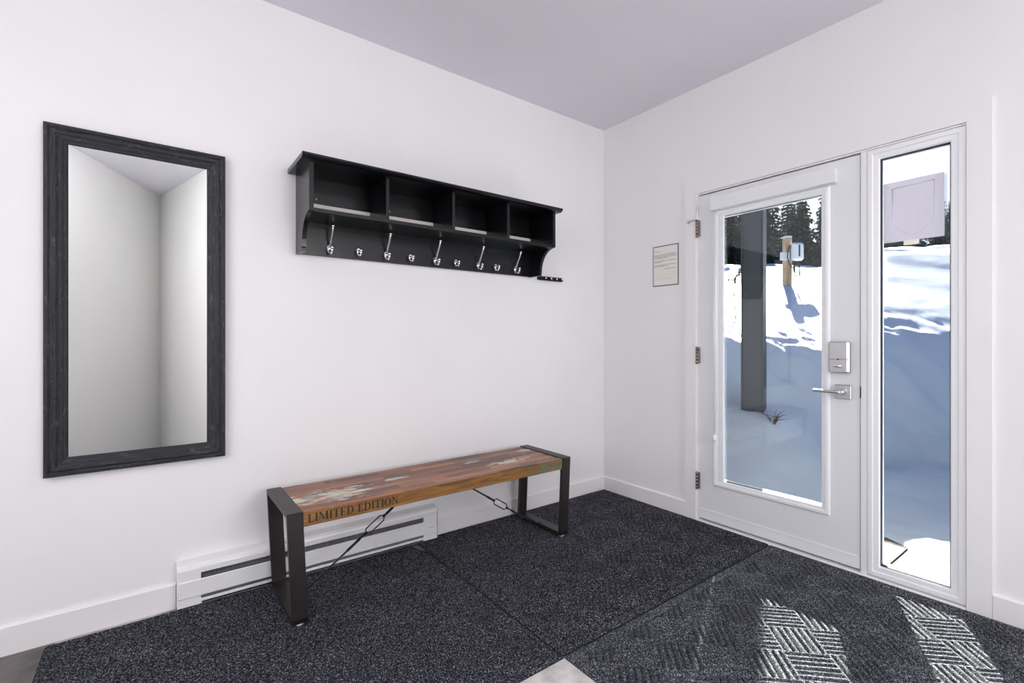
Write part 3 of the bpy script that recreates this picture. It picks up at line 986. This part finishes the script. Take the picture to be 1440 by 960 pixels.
for i in range(4):
    xm = xs[i] + .07 if i in (0,) else xs[i] + .10
    b = MB(); b.lathe([(.0045, -.021), (.0045, -.0235), (.002, -.0245)], (xm, 0, 1.846), 'y', 10)
    b.build('screw_head', M_chrome, sh, True)


def big_hook():
    root_b = MB()
    root_b.lathe([(.0135, 0), (.0135, -.004), (.010, -.007), (.005, -.008)], (0, 0, 0), 'y', 16)
    plate = MB()
    prof_pts = []
    for k in range(24):
        a = 2 * math.pi * k / 24
        prof_pts.append((.0105 * math.cos(a), .0205 * math.sin(a)))
    plate.prism(prof_pts, 1, 0, -.005)
    plate.ball((0, -.006, 0), (.0085, .006, .016))
    up = MB()
    up.tube([(0, -.008, .010), (0, -.018, .026), (0, -.030, .046), (0, -.044, .068), (0, -.052, .084), (0, -.056, .095)], [.0052, .0046, .0042, .0042, .0046, .006], 10)
    up.ball((0, -.057, .097), (.0072, .0072, .0085))
    lo = MB()
    lo.tube([(0, -.008, -.006), (0, -.018, -.018), (0, -.030, -.022), (0, -.041, -.014), (0, -.044, -.001)], [.0055, .005, .005, .0052, .006], 10)
    lo.ball((0, -.0445, .002), (.007, .007, .008))
    for q in (plate, up, lo): q.v = [(a * 1.15, c * 1.1, e * 1.1) for a, c, e in q.v]
    return plate, up, lo


def small_hook():
    plate = MB()
    pp = [(.009 * math.cos(2 * math.pi * k / 24), .0165 * math.sin(2 * math.pi * k / 24)) for k in range(24)]
    plate.prism(pp, 1, 0, -.005)
    plate.ball((0, -.006, 0), (.007, .005, .012))
    lo = MB()
    lo.tube([(0, -.008, -.003), (0, -.017, -.013), (0, -.026, -.016), (0, -.034, -.009), (0, -.036, .002)], [.005, .0045, .0045, .0048, .0055], 10)
    lo.ball((0, -.0365, .004), (.0062, .0062, .007))
    for q in (plate, lo): q.v = [(a * 1.2, c * 1.15, e * 1.15) for a, c, e in q.v]
    return plate, lo


def copy_tree(o, parent):
    c = o.copy(); COL.objects.link(c); c.parent = parent
    for ch in [x for x in CHILD.get(o.name, [])]:
        copy_tree(ch, c)
    return c


CHILD = {}
shl = sh.location
pl, up, lo = big_hook()
hook0 = pl.build('coat_hook', M_chrome, sh)
CHILD[hook0.name] = [up.build('upper_prong', M_chrome, hook0), lo.build('lower_prong', M_chrome, hook0)]
for i, x in enumerate((-2.049, -1.749, -1.450, -1.155, -.868)):
    h = hook0 if i == 0 else copy_tree(hook0, sh)
    h.location = (x - shl.x, -.0190 - shl.y, 1.606 - shl.z)
pl, lo = small_hook()
hook1 = pl.build('small_hook', M_chrome, sh)
CHILD[hook1.name] = [lo.build('lower_prong', M_chrome, hook1)]
for i, x in enumerate((-1.901, -1.608, -1.315, -1.025)):
    h = hook1 if i == 0 else copy_tree(hook1, sh)
    h.location = (x - shl.x, -.0190 - shl.y, 1.606 - shl.z)

# key strip on the wall at the right of the shelf
ks = thing('key_rack', 'small black key strip with four chrome studs on the wall right of the hook shelf', 'key rack', (-.548, 0, 1.557))
b = MB()
pp = []
for k in range(9):
    a = -math.pi / 2 + math.pi * k / 8
    pp.append((-.452 + .0135 * math.cos(a), 1.569 + .0135 * math.sin(a)))
for k in range(9):
    a = math.pi / 2 + math.pi * k / 8
    pp.append((-.654 + .0135 * math.cos(a), 1.569 + .0135 * math.sin(a)))
b.prism(pp, 1, -.016, 0)
b.build('strip', M_black, ks, True)
for x in (-.610, -.560, -.510, -.462):
    b = MB(); b.lathe([(.003, -.016), (.003, -.026), (.0062, -.028), (.0062, -.032), (.002, -.034)], (x, 0, 1.570), 'y', 12)
    b.build('stud', M_chrome, ks, True)

# ------------------------------------------------------------------ BASEBOARD HEATER
hx0, hx1 = -2.682, -1.464
HD = .068
ht = thing('baseboard_heater', 'white electric baseboard heater on the wall behind the bench', 'heater', ((hx0 + hx1) / 2, 0, .018))
b = MB(); b.box(hx0, hx1, -.006, 0, .018, .196); b.build('back_plate', M_metal_white, ht, True)
hood = [(-.006, .196), (-.030, .196), (-.054, .191), (-.064, .182), (-.067, .172), (-.067, .151), (-.064, .151), (-.064, .170), (-.050, .184), (-.028, .190), (-.006, .190)]
b = MB(); b.prism(hood, 0, hx0 + .085, hx1 - .085); b.build('top_hood', M_metal_white, ht, True)
capp = [(-.006, .018), (-HD, .018), (-HD, .170), (-.064, .182), (-.054, .191), (-.030, .196), (-.006, .196)]
for x0, x1 in ((hx0, hx0 + .085), (hx1 - .085, hx1)):
    b = MB()
    b.prism([(p[0] * (.985 if p[0] < -.01 else 1), p[1]) for p in capp], 0, x0, x1)
    b.build('end_cap', M_metal_white, ht, True)
b = MB(); b.box(hx0 + .002, hx1 - .002, -HD - .004, -HD + .003, .054, .126, bev=.003); fp = b.build('front_panel', M_metal_white, ht, True)
b = MB(); b.box(hx1 - .052, hx1 - .028, -HD - .0046, -HD - .0038, .088, .0895); b.build('rating_mark', M_print, fp, True)
b = MB(); b.box(hx0 + .085, hx1 - .085, -HD, -.006, .018, .030, bev=.002); b.box(hx0 + .085, hx1 - .085, -HD, -HD + .004, .018, .040, bev=.001); b.build('bottom_lip', M_metal_white, ht, True)
b = MB()
n = 150
for i in range(n):
    x = hx0 + .09 + (hx1 - hx0 - .18) * i / (n - 1)
    b.box(x - .0006, x + .0006, -.056, -.012, .07, .165)
b.tube([(hx0 + .086, -.034, .118), (hx1 - .086, -.034, .118)], .008, 10)
b.build('heating_fins', M_fin, ht, True)
b = MB(); b.box(hx0 + .085, hx1 - .085, -.009, -.006, .030, .188); b.build('inner_shield', M_fin, ht, True)
b = MB()
for x in (hx0 + .085, hx1 - .085):
    pass
b.tube([(hx1 + .0008, -.060, .186), (hx1 + .0008, -.068, .170), (hx1 + .0008, -.068, .02)], .0012, 6)
b.build('seam_line', M_print, ht, True)

# ------------------------------------------------------------------ MATS
def make_mat(name, label, x0, x1, y0, y1, amp, step=.0042, gap=None, fibre=None):
    nx = int((x1 - x0) / step) + 1
    ny = int((y1 - y0) / step) + 1
    X, Y = np.meshgrid(np.linspace(x0, x1, nx), np.linspace(y0, y1, ny))
    c = .153
    s = math.sqrt(.5)
    U = (X + Y) * s / c + 40.13
    V = (X - Y) * s / c + 40.37
    fu, fv = U % 1, V % 1
    par = (np.floor(U).astype(int) + np.floor(V).astype(int)) % 2
    along = np.where(par == 0, fv, fu)      # coordinate across the ridges
    run = np.where(par == 0, fu, fv)
    k = 6
    ph = (along * k) % 1
    groove = np.clip((.25 - np.abs(ph - .5)) / .09, 0, 1)
    groove = groove * np.clip((.5 - np.abs(run - .5)) / .05, 0, 1)
    edge = np.minimum(np.minimum(X - x0, x1 - X), np.minimum(Y - y0, y1 - Y))
    inside = np.clip((edge - .045) / .006, 0, 1)
    border = np.clip(1 - np.abs(edge - .045) / .007, 0, 1)
    rs = np.random.RandomState(5)
    A = amp(X, Y)
    Z = .0125 - A * groove * inside - np.maximum(A, .001) * .9 * border
    Z += rs.normal(0, .00035, Z.shape)
    Z = np.where(edge < .006, .004 + edge / .006 * .0045, Z)
    if gap is not None:
        X = gap(X, Y)
    co = np.stack([X, Y, Z], -1).reshape(-1, 3)
    idx = np.arange(nx * ny).reshape(ny, nx)
    q = np.stack([idx[:-1, :-1], idx[:-1, 1:], idx[1:, 1:], idx[1:, :-1]], -1).reshape(-1, 4)
    # skirt down to the floor
    ring = np.concatenate([idx[0, :], idx[1:, -1], idx[-1, -2::-1], idx[-2:0:-1, 0]])
    nb = len(co)
    low = co[ring].copy(); low[:, 2] = .0005
    co = np.concatenate([co, low])
    m_ = len(ring)
    r2 = np.arange(m_)
    sk = np.stack([ring, nb + r2, nb + (r2 + 1) % m_, np.roll(ring, -1)], -1)
    q = np.concatenate([q, sk])
    org = np.array([(x0 + x1) / 2, (y0 + y1) / 2, .0005])
    me = bpy.data.meshes.new(name)
    me.vertices.add(len(co)); me.vertices.foreach_set('co', (co - org).ravel())
    me.loops.add(q.size); me.loops.foreach_set('vertex_index', q.ravel().astype(np.int32))
    me.polygons.add(len(q))
    me.polygons.foreach_set('loop_start', np.arange(0, q.size, 4, dtype=np.int32))
    me.polygons.foreach_set('loop_total', np.full(len(q), 4, dtype=np.int32))
    mi = np.zeros(len(q), dtype=np.int32); mi[-m_:] = 1
    me.materials.append(fibre or M_carpet); me.materials.append(M_rubber)
    me.polygons.foreach_set('material_index', mi)
    me.polygons.foreach_set('use_smooth', np.ones(len(q), dtype=bool))
    me.update(calc_edges=True); me.validate()
    o = bpy.data.objects.new(name, me); COL.objects.link(o)
    o.location = org
    return tag(o, label, 'mat', 'dark entrance mats')


def gapfn(X, Y):
    t = np.clip((Y + .19) / .10, 0, 1) * np.clip((X + 2.2) / .6, 0, 1)
    return X - .036 * t


make_mat('floor_mat', 'dark charcoal mat along the heater under the lettered end of the bench', -3.085, -1.578, -1.243, -.048, lambda X, Y: .0014 + .0026 * np.clip((-.55 - Y) / .5, 0, 1), gap=gapfn)
make_mat('floor_mat', 'dark charcoal mat in the corner, under the far end of the bench', -1.574, -.016, -1.238, -.016, lambda X, Y: .0014 + .0080 * np.clip((X * .6 - Y + .3) / .9, 0, 1))
make_mat('floor_mat', 'ridged diamond mat in front of the sidelight with patches of sun on it', -1.574, -.022, -2.62, -1.243, lambda X, Y: .0108 + 0 * X, fibre=M_carpet_grey)

# ------------------------------------------------------------------ BENCH
bench = thing('bench', 'wooden bench with reclaimed plank seat and black steel loop legs', 'bench', (-1.582, -.288, .0125), .006)
BH = .454
HLT, HLB, HW = .765, .743, .2
FW, FT = .060, .018
b = MB()
sx = HLT - FW - .0005
b.box(-sx, sx, -HW + .003, HW - .003, BH - .064, BH - .004, bev=.003)
seat = b.build('seat', [M_bench_top, M_bench_edge], bench)
for p in seat.data.polygons:
    p.material_index = 0 if p.normal.z > .4 else 1
for sgn in (-1, 1):
    b = MB()

    def off(z):
        return sgn * (HLB + (HLT - HLB) * z / BH)
    zb, zt = .012, BH

    def slab(ya, yb, za, zb_):
        v = []
        for z in (za, zb_):
            xo = off(z); xi_ = xo - sgn * FW
            v += [(xo, ya, z), (xi_, ya, z), (xi_, yb, z), (xo, yb, z)]
        b.add(v, [(0, 1, 2, 3), (4, 5, 6, 7), (0, 1, 5, 4), (1, 2, 6, 5), (2, 3, 7, 6), (3, 0, 4, 7)])
    slab(-HW, HW, zt - FT, zt)
    tb = b.build('top_bar', M_steel, bench)
    b = MB(); slab(-HW, HW, zb, zb + FT); b.build('floor_bar', M_steel, bench)
    for ya, yb in ((-HW, -HW + FT), (HW - FT, HW)):
        b = MB(); slab(ya, yb, zb, zt - FT + .001)
        leg = b.build('leg', M_steel, bench)
        b = MB(); yc = (ya + yb) / 2 * .93
        b.lathe([(.014, 0), (.016, .003), (.016, .009), (.012, .0125)], (off(0) - sgn * FW / 2, yc, 0), 'z', 14)
        g = b.build('foot_glide', M_white_plastic, leg); g['label'] = 'white plastic foot glide'
    # tension rod with turnbuckle
    zr0, zr1 = .014, BH - .064
    X0, X1 = (off(.02) - sgn * (FW + .002), sgn * (.135 if sgn < 0 else .115))
    A = Vector((X0, 0, zr0)); Bv = Vector((X1, 0, zr1))
    d = (Bv - A).normalized()
    Ltot = (Bv - A).length
    nrm = Vector((-d.z, 0, d.x))
    t0 = (.55 if sgn < 0 else .40) * Ltot
    t1 = t0 + .118
    b = MB()
    b.tube([A, A + d * (t0 + .012)], .0042, 10)
    b.tube([A + d * (t1 - .012), Bv], .0042, 10)
    b.tube([A + d * (t0 * .72), A + d * (t0 - .03)], .0062, 10)
    b.tube([A + d * (t1 + .008), A + d * (t1 + .05)], .0062, 10)
    rod = b.build('tension_rod', M_rod, bench)
    b = MB()
    w = .016
    yv = Vector((0, 1, 0))
    hexp = [A + d * t0, A + d * (t0 + .018) + nrm * w, A + d * (t1 - .018) + nrm * w, A + d * t1, A + d * (t1 - .018) - nrm * w, A + d * (t0 + .018) - nrm * w]
    b.tube(hexp, .0032, 8, closed=True)
    b.ball(tuple(A + d * t0), .0075); b.ball(tuple(A + d * t1), .0075)
    b.build('turnbuckle', M_rod, rod)
    b = MB(); b.box(X0 - .012, X0 + .012, -.014, .014, .0285, .034); b.build('rod_bracket', M_steel, rod)


# lettering on the front edge
def letters():
    """bold serif capitals; unit cap height; returns {char: (polys, advance)}"""
    st, th, se = .185, .055, .05
    R = lambda x0, y0, x1, y1: [(x0, y0), (x1, y0), (x1, y1), (x0, y1)]

    def serif(x, w, y):      # small foot / head serif around a stem at x..x+w
        return [R(x - .07, y, x + w + .07, y + se)]

    def arc(cx, cy, rx, ry, ix, iy, a0, a1, n=14):
        out = []
        for i in range(n):
            t0 = a0 + (a1 - a0) * i / n; t1 = a0 + (a1 - a0) * (i + 1) / n
            out.append([(cx + rx * math.cos(t0), cy + ry * math.sin(t0)), (cx + rx * math.cos(t1), cy + ry * math.sin(t1)),
                        (cx + ix * math.cos(t1), cy + iy * math.sin(t1)), (cx + ix * math.cos(t0), cy + iy * math.sin(t0))])
        return out
    D = {}
    D['I'] = ([R(.09, 0, .09 + st, 1)] + serif(.09, st, 0) + serif(.09, st, 1 - se), .37)
    D['L'] = ([R(.09, 0, .09 + st, 1)] + serif(.09, st, 0) + serif(.09, st, 1 - se) + [R(.09, 0, .62, th + .01), [(.66, .27), (.61, .27), (.52, .05), (.62, 0)]], .70)
    D['T'] = ([R(.28, 0, .28 + st, 1)] + serif(.28, st, 0) + [R(.04, 1 - th - .01, .705, 1), [(.02, .74), (.07, .74), (.15, .95), (.04, 1)], [(.725, .74), (.675, .74), (.595, .95), (.705, 1)]], .75)
    D['E'] = ([R(.09, 0, .09 + st, 1)] + serif(.09, st, 0) + serif(.09, st, 1 - se) + [R(.09, 0, .62, th + .01), R(.09, 1 - th - .01, .60, 1), R(.2, .48, .47, .48 + th), R(.44, .37, .485, .63),
               [(.66, .26), (.61, .26), (.53, .05), (.62, 0)], [(.63, .76), (.58, .76), (.51, .95), (.60, 1)]], .71)
    D['M'] = ([R(.10, 0, .10 + th, 1), R(.80, 0, .80 + st, 1)] + serif(.10, th, 0) + serif(.80, st, 0) + [R(.03, 1 - se, .2, 1), R(.82, 1 - se, 1.055, 1)] +
              [[(.08, 1), (.27, 1), (.60, .18), (.53, .02)], [(.53, .02), (.60, .18), (.88, 1), (.80, 1)]], 1.10)
    D['N'] = ([R(.11, 0, .11 + th, 1), R(.70, 0, .70 + th, 1)] + serif(.11, th, 0) + serif(.70, th, 1 - se) + [R(.03, 1 - se, .2, 1), [(.06, 1), (.26, 1), (.755, .08), (.755, 0), (.70, 0)]], .86)
    D['D'] = ([R(.09, 0, .09 + st, 1)] + [R(.02, 0, .36, th), R(.02, 1 - th, .36, 1)] + arc(.34, .5, .45, .5, .26, .445, -math.pi / 2, math.pi / 2), .84)
    D['O'] = (arc(.43, .5, .40, .525, .215, .47, 0, 2 * math.pi, 28), .86)
    return D


LET = letters()
b = MB()
text = 'LIMITED EDITION'
adv = sum(.38 if ch == ' ' else LET[ch][1] + .03 for ch in text)
tx0, tx1, capz, basez = -.686, -.30, .0345, BH - .064 + .0125
kx = (tx1 - tx0) / adv
x = tx0
yf = -HW + .003
for ch in text:
    if ch == ' ':
        x += .38 * kx
        b.build('stencilled_word', M_ink, seat, fix=False)
        b = MB()
        continue
    polys, a = LET[ch]
    for p in polys:
        ar = sum(p[i][0] * p[(i + 1) % len(p)][1] - p[(i + 1) % len(p)][0] * p[i][1] for i in range(len(p)))
        if ar < 0: p = p[::-1]
        b.prism([(x + px * kx, basez + pz * capz) for px, pz in p], 1, yf - .0004, yf + .0002)
    x += (a + .03) * kx
b.build('stencilled_word', M_ink, seat, fix=False)

# ------------------------------------------------------------------ OUTDOORS
def sstep(a, b_, x):
    t = min(1, max(0, (x - a) / (b_ - a)))
    return t * t * (3 - 2 * t)


def lerp(a, b_, t): return a + (b_ - a) * t


def ground(x, y):
    rx, ry = x - CAM.x, y - CAM.y
    d = .6 * rx + .8 * ry
    l = .8 * rx - .6 * ry
    u = l / max(d, 1)
    s = sstep(.62, .78, u)                       # towards the sidelight side
    wob = noise.noise(Vector((x * .5, y * .5, 1.7)))
    d0 = lerp(4.05, 4.55, s) + .15 * wob
    d1 = lerp(5.55, 5.65, s) + .22 * wob
    zc = lerp(1.15, 1.24, s)
    zc += 1.1 * sstep(.98, 1.2, u) + 1.1 * (1 - sstep(.22, .42, u))      # unseen higher drifts added either side to shade the snow by the house
    dk = lerp(15.0, 10.0, s)
    z15 = lerp(3.30, 2.97, s)
    far = lerp(.144, .185, s)
    base = -.075
    if d < d0:
        z = base
    elif d < d1:
        t = (d - d0) / (d1 - d0)
        e = t * t * (3 - 2 * t)
        lin = lerp(e, t ** .8, s * .6 + .2)
        z = base + (zc - base) * lin
    elif d < dk:
        z = zc + (z15 - zc) * (d - d1) / (dk - d1)
    else:
        z = z15 + far * (d - dk)
    a = sstep(3.4, 5.2, d)
    big = noise.fractal(Vector((x * .55, y * .55, 3.1)), 1.0, 2.0, 4)
    fine = noise.fractal(Vector((x * 2.3, y * 2.3, 7.7)), 1.0, 2.0, 3)
    soft = sstep(5.4, 6.6, d)
    crust = noise.fractal(Vector((x * 5.1, y * 5.1, z * 4.0)), 1.0, 2.0, 3)
    z += a * (lerp(.10, .022, soft) * big + lerp(.055, .007, soft) * fine + lerp(.035, .004, soft) * crust) + (1 - a) * (.012 * fine + .010 * crust)
    # snow piled round the porch post
    z += .45 * sstep(11.5, 17, d) * noise.noise(Vector((x * .28, y * .28, 5.5))) + .12 * sstep(11.5, 15, d) * noise.noise(Vector((x * .9, y * .9, 8.5)))
    r = math.hypot(x - POST[0], y - POST[1])
    tgt = .50 + .06 * fine
    k = math.exp(-(r / .75) ** 2)
    z = lerp(z, max(z, tgt), k)
    # bare porch boards in front of the sidelight
    q = math.hypot((x - .47) / .42, (y + 1.57) / .20)
    z -= .06 * (1 - sstep(.75, 1.15, q + .25 * fine))
    return z


POST = (1.90, -.205)
gx = np.concatenate([np.linspace(.125, 4.5, 110), 4.5 * (110 / 4.5) ** np.linspace(0, 1, 125)[1:]])
gy_n = 9.0
gy = np.concatenate([-4 - (26 ** np.linspace(1, 0, 24)[:-1] - 1), np.linspace(-4, 8, 190), 8 + (60 ** np.linspace(0, 1, 70)[1:] - 1)])
vv = []
for yy in gy:
    for xx in gx:
        vv.append((xx, yy, ground(xx, yy)))
nx, ny = len(gx), len(gy)
ff = [(j * nx + i, j * nx + i + 1, (j + 1) * nx + i + 1, (j + 1) * nx + i) for j in range(ny - 1) for i in range(nx - 1)]
me = bpy.data.meshes.new('snow_ground')
me.from_pydata(vv, [], ff)
me.materials.append(M_snow)
me.polygons.foreach_set('use_smooth', [True] * len(ff))
sg = bpy.data.objects.new('snow_ground', me); COL.objects.link(sg)
tag(sg, 'snow covered ground and bank rising outside the door', 'snow', kind='structure')

# porch deck
b = MB()
for i in range(14):
    y1 = -.2 - .146 * i
    b.box(.13, 1.0, y1 - .141, y1, -.12, -.082, bev=.004)
o = b.build('porch_deck', M_deckwood)
tag(o, 'weathered porch boards showing through the snow at the sidelight', 'deck', kind='structure')
# porch soffit
b = MB()
for i in range(12):
    x0 = .125 + i * .155
    b.box(x0, x0 + .149, -4.2, 2.2, 2.85, 2.87, bev=.004)
b.box(.125, 2.02, -4.2, 2.2, 2.87, 3.0)
b.box(1.985, 2.02, -4.2, 2.2, 2.82, 3.0)
o = b.build('porch_roof', M_soffit)
tag(o, 'pale boarded porch roof outside above the door', 'roof', kind='structure')

# porch post
pz = ground(*POST)
p = thing('porch_post', 'charcoal square porch post standing in the snow outside the door', 'post', (POST[0], POST[1], pz - .3), math.radians(17))
b = MB(); b.box(-.085, .085, -.085, .085, 0, 2.85 - pz + .29, bev=.004); b.build('post_shaft', M_post, p)
b = MB()
for a, c in ((-.0, -.0965),):
    b.box(-.095, .095, -.097, -.085, 0, 2.85 - pz + .29, bev=.002)
    b.box(-.095, .095, .085, .097, 0, 2.85 - pz + .29, bev=.002)
b.build('post_cladding', M_post, p)


def at(px, d):
    """ground point d metres ahead of the doorway viewpoint along the px column"""
    l = (px - 720) / 672 * d
    return (CAM.x + .6 * d + .8 * l, CAM.y + .8 * d - .6 * l)


# wooden utility post with a white outlet box
ux, uy = at(1107, 11.0)
uz = ground(ux, uy)
up_ = thing('utility_post', 'wooden post with white charging box on the sunlit snow', 'post', (ux, uy, uz - .15), math.radians(-37))
b = MB(); b.box(-.072, .072, -.072, .072, 0, 1.24, bev=.006); b.build('timber_post', M_lumber, up_)
b = MB(); b.box(-.08, .08, -.08, .08, 1.24, 1.29, bev=.02); b.build('snow_cap', M_snow, up_)
b = MB(); b.box(.02, .29, -.19, -.072, .70, 1.11, bev=.045)
bx = b.build('charger_box', M_white_plastic, up_)
b = MB(); b.box(.15, .185, -.196, -.189, .79, 1.05, bev=.004); b.build('charger_slot', M_cable, bx)
b = MB()
b.tube([(.10, -.13, .70), (.07, -.14, .55), (.10, -.15, .36), (.16, -.15, .26), (.2, -.15, .36), (.19, -.14, .56), (.2, -.13, .70)], .014, 8)
b.tube([(.02, -.10, 1.05), (-.06, -.14, .95), (-.08, -.15, .78), (-.03, -.15, .6), (.06, -.15, .52)], .013, 8)
b.tube([(.09, -.11, .70), (.10, -.11, .45)], .022, 8)
b.build('charging_cable', M_cable, up_)
b = MB(); b.box(-.21, .0, -.10, -.072, .72, .90, bev=.006); b.build('junction_box', M_white_plastic, up_)

# dry weed and conifer sprig near the porch
wx, wy = at(1088, 4.3)
b = MB()
rw = random.Random(5)
wz = ground(wx, wy)
for i in range(14):
    a = rw.uniform(0, 6.28); t = rw.uniform(.05, .16); h = rw.uniform(.05, .12)
    b.tube([(wx, wy, wz - .03), (wx + math.cos(a) * t * .4, wy + math.sin(a) * t * .4, wz + h * .6), (wx + math.cos(a) * t, wy + math.sin(a) * t, wz + h)], [.003, .002, .001], 5)
    b.tube([(wx + math.cos(a) * t * .4, wy + math.sin(a) * t * .4, wz + h * .6), (wx + math.cos(a + 1) * t * .9, wy + math.sin(a + 1) * t * .9, wz + h * .85)], [.0018, .0008], 5)
o = b.build('dry_weed', M_twig); recenter(o)
tag(o, 'dry brown weed poking out of the snow at the foot of the porch post', 'weed')
sx_, sy_ = at(1032, 6.8)
sz_ = ground(sx_, sy_)
sp = thing('spruce_sapling', 'small drooping spruce sprig in the snow left of the porch post', 'sapling', (sx_, sy_, sz_ - .05))
b = MB()
path = [(0.02, -.02, 0), (0, 0, .45), (.03, -.02, .68), (.10, -.07, .78)]
b.tube(path, [.012, .009, .006, .003], 6)
b.tube([(0, 0, .6), (-.14, .1, .66), (-.26, .19, .62)], [.006, .005, .002], 6)
b.build('stem', M_twig, sp)
b = MB()
for k in range(90):
    t = rw.random()
    if k % 2:
        c = Vector((0.0 + .1 * t, -.07 * t, .6 + .18 * t))
    else:
        c = Vector((-.26 * t, .19 * t, .6 + .05 * t))
    e = c + Vector((rw.uniform(-.06, .06), rw.uniform(-.06, .06), rw.uniform(-.12, .01)))
    b.tube([c, e], [.006, .002], 4, caps=False)
b.build('needles', M_needles, sp)


# spruce trees
def spruce(H, R, seed):
    r = random.Random(seed)
    fo = MB()
    n_wh = 30
    for i in range(n_wh):
        t = .04 + .95 * i / (n_wh - 1)
        z0 = H * t
        rad = R * (1 - t) ** .8 + .06
        nb = 9 if t < .8 else 6
        for k in range(nb):
            a = 2 * math.pi * (k + r.random() * .8) / nb + i * .7
            L_ = rad * r.uniform(.6, 1.12)
            ca, sa = math.cos(a), math.sin(a)
            droop = r.uniform(.18, .42)
            wd = L_ * r.uniform(.16, .26)
            prev = None
            vs = []
            seg = 4
            for j in range(seg + 1):
                q = j / seg
                rr = L_ * q
                zz = z0 - droop * L_ * q ** 1.3 + .10 * L_ * q ** 3
                w_ = wd * (math.sin(math.pi * min(1, q * .9 + .1)) * .8 + .05) * r.uniform(.6, 1.2)
                vs += [(ca * rr - sa * w_, sa * rr + ca * w_, zz - .22 * w_), (ca * rr, sa * rr, zz + .05 * L_), (ca * rr + sa * w_, sa * rr - ca * w_, zz - .22 * w_)]
            fs = []
            for j in range(seg):
                o_ = j * 3
                fs += [(o_, o_ + 1, o_ + 4, o_ + 3), (o_ + 1, o_ + 2, o_ + 5, o_ + 4)]
            fo.add(vs, fs)
            for j in range(7):
                q = r.uniform(.25, 1.0)
                rr = L_ * q
                zz = z0 - droop * L_ * q ** 1.3 + .10 * L_ * q ** 3
                off_ = r.uniform(-1, 1) * wd
                c = Vector((ca * rr - sa * off_, sa * rr + ca * off_, zz))
                wv = Vector((ca, sa, 0)) * r.uniform(.03, .09) * (.4 + L_)
                tip = c + Vector((ca * .1 * L_, sa * .1 * L_, -r.uniform(.12, .34) * (.35 + L_ * .6))) + Vector((r.uniform(-.1, .1), r.uniform(-.1, .1), 0)) * L_
                fo.add([c - wv, c + wv, tip], [(0, 1, 2)])
    fo.add([(-.05, 0, H * .93), (.05, 0, H * .93), (0, 0, H * 1.04)], [(0, 1, 2)])
    tr = MB()
    tr.tube([(0, 0, -.6), (0.02, 0, H * .3), (0, .02, H * .65), (0, 0, H * .98)], [H * .016, H * .013, H * .008, .015], 8)
    return fo, tr


protos = []
for s_, (H, R) in enumerate(((8.2, 1.75), (7.2, 1.35), (9.0, 1.65))):
    fo, tr = spruce(H, R, 20 + s_)
    root = thing('spruce_tree', 'dark snow dusted spruce in the forest line beyond the snow bank', 'tree', (0, 0, 0), group='forest spruces beyond the snow')
    f_ = fo.build('foliage', M_needles, root, fix=False)
    t_ = tr.build('trunk', M_bark, root)
    CHILD[root.name] = [f_, t_]
    protos.append(root)
used = [False] * 3
rt = random.Random(11)
spots = []
first = [(1028, 40), (1086, 45), (1128, 38), (1164, 44), (1056, 52), (1108, 55), (1146, 54), (1012, 56), (1040, 60), (1072, 60), (1126, 61), (1260, 47), (1290, 50), (1322, 46), (1340, 58), (1275, 60)]
for i in range(1400):
    if i < len(first):
        px, d = first[i]
    else:
        d = rt.choice((33, 37, 42, 47, 53, 59)) + rt.uniform(-1.5, 1.5)
        px = rt.uniform(860, 1600)
    gapx = px > 1215
    if gapx and d < 44: continue
    sc = rt.uniform(.85, 1.12) * d / 42
    if gapx: sc *= .60 if rt.random() < .75 else .95
    x, y = at(px, d)
    rad = 1.42 * sc
    if any(math.hypot(x - q[0], y - q[1]) < (rad + q[3]) * 1.08 for q in spots): continue
    spots.append((x, y, sc, rad))
for x, y, sc, rad in spots:
    k = rt.randrange(3)
    if used[k]:
        o = copy_tree(protos[k], None)
    else:
        o = protos[k]; used[k] = True
    o.location = (x, y, ground(x, y) - .2)
    o.rotation_euler = (0, 0, rt.uniform(0, 6.28))
    o.scale = (sc * .8, sc * .8, sc * rt.uniform(.92, 1.15))
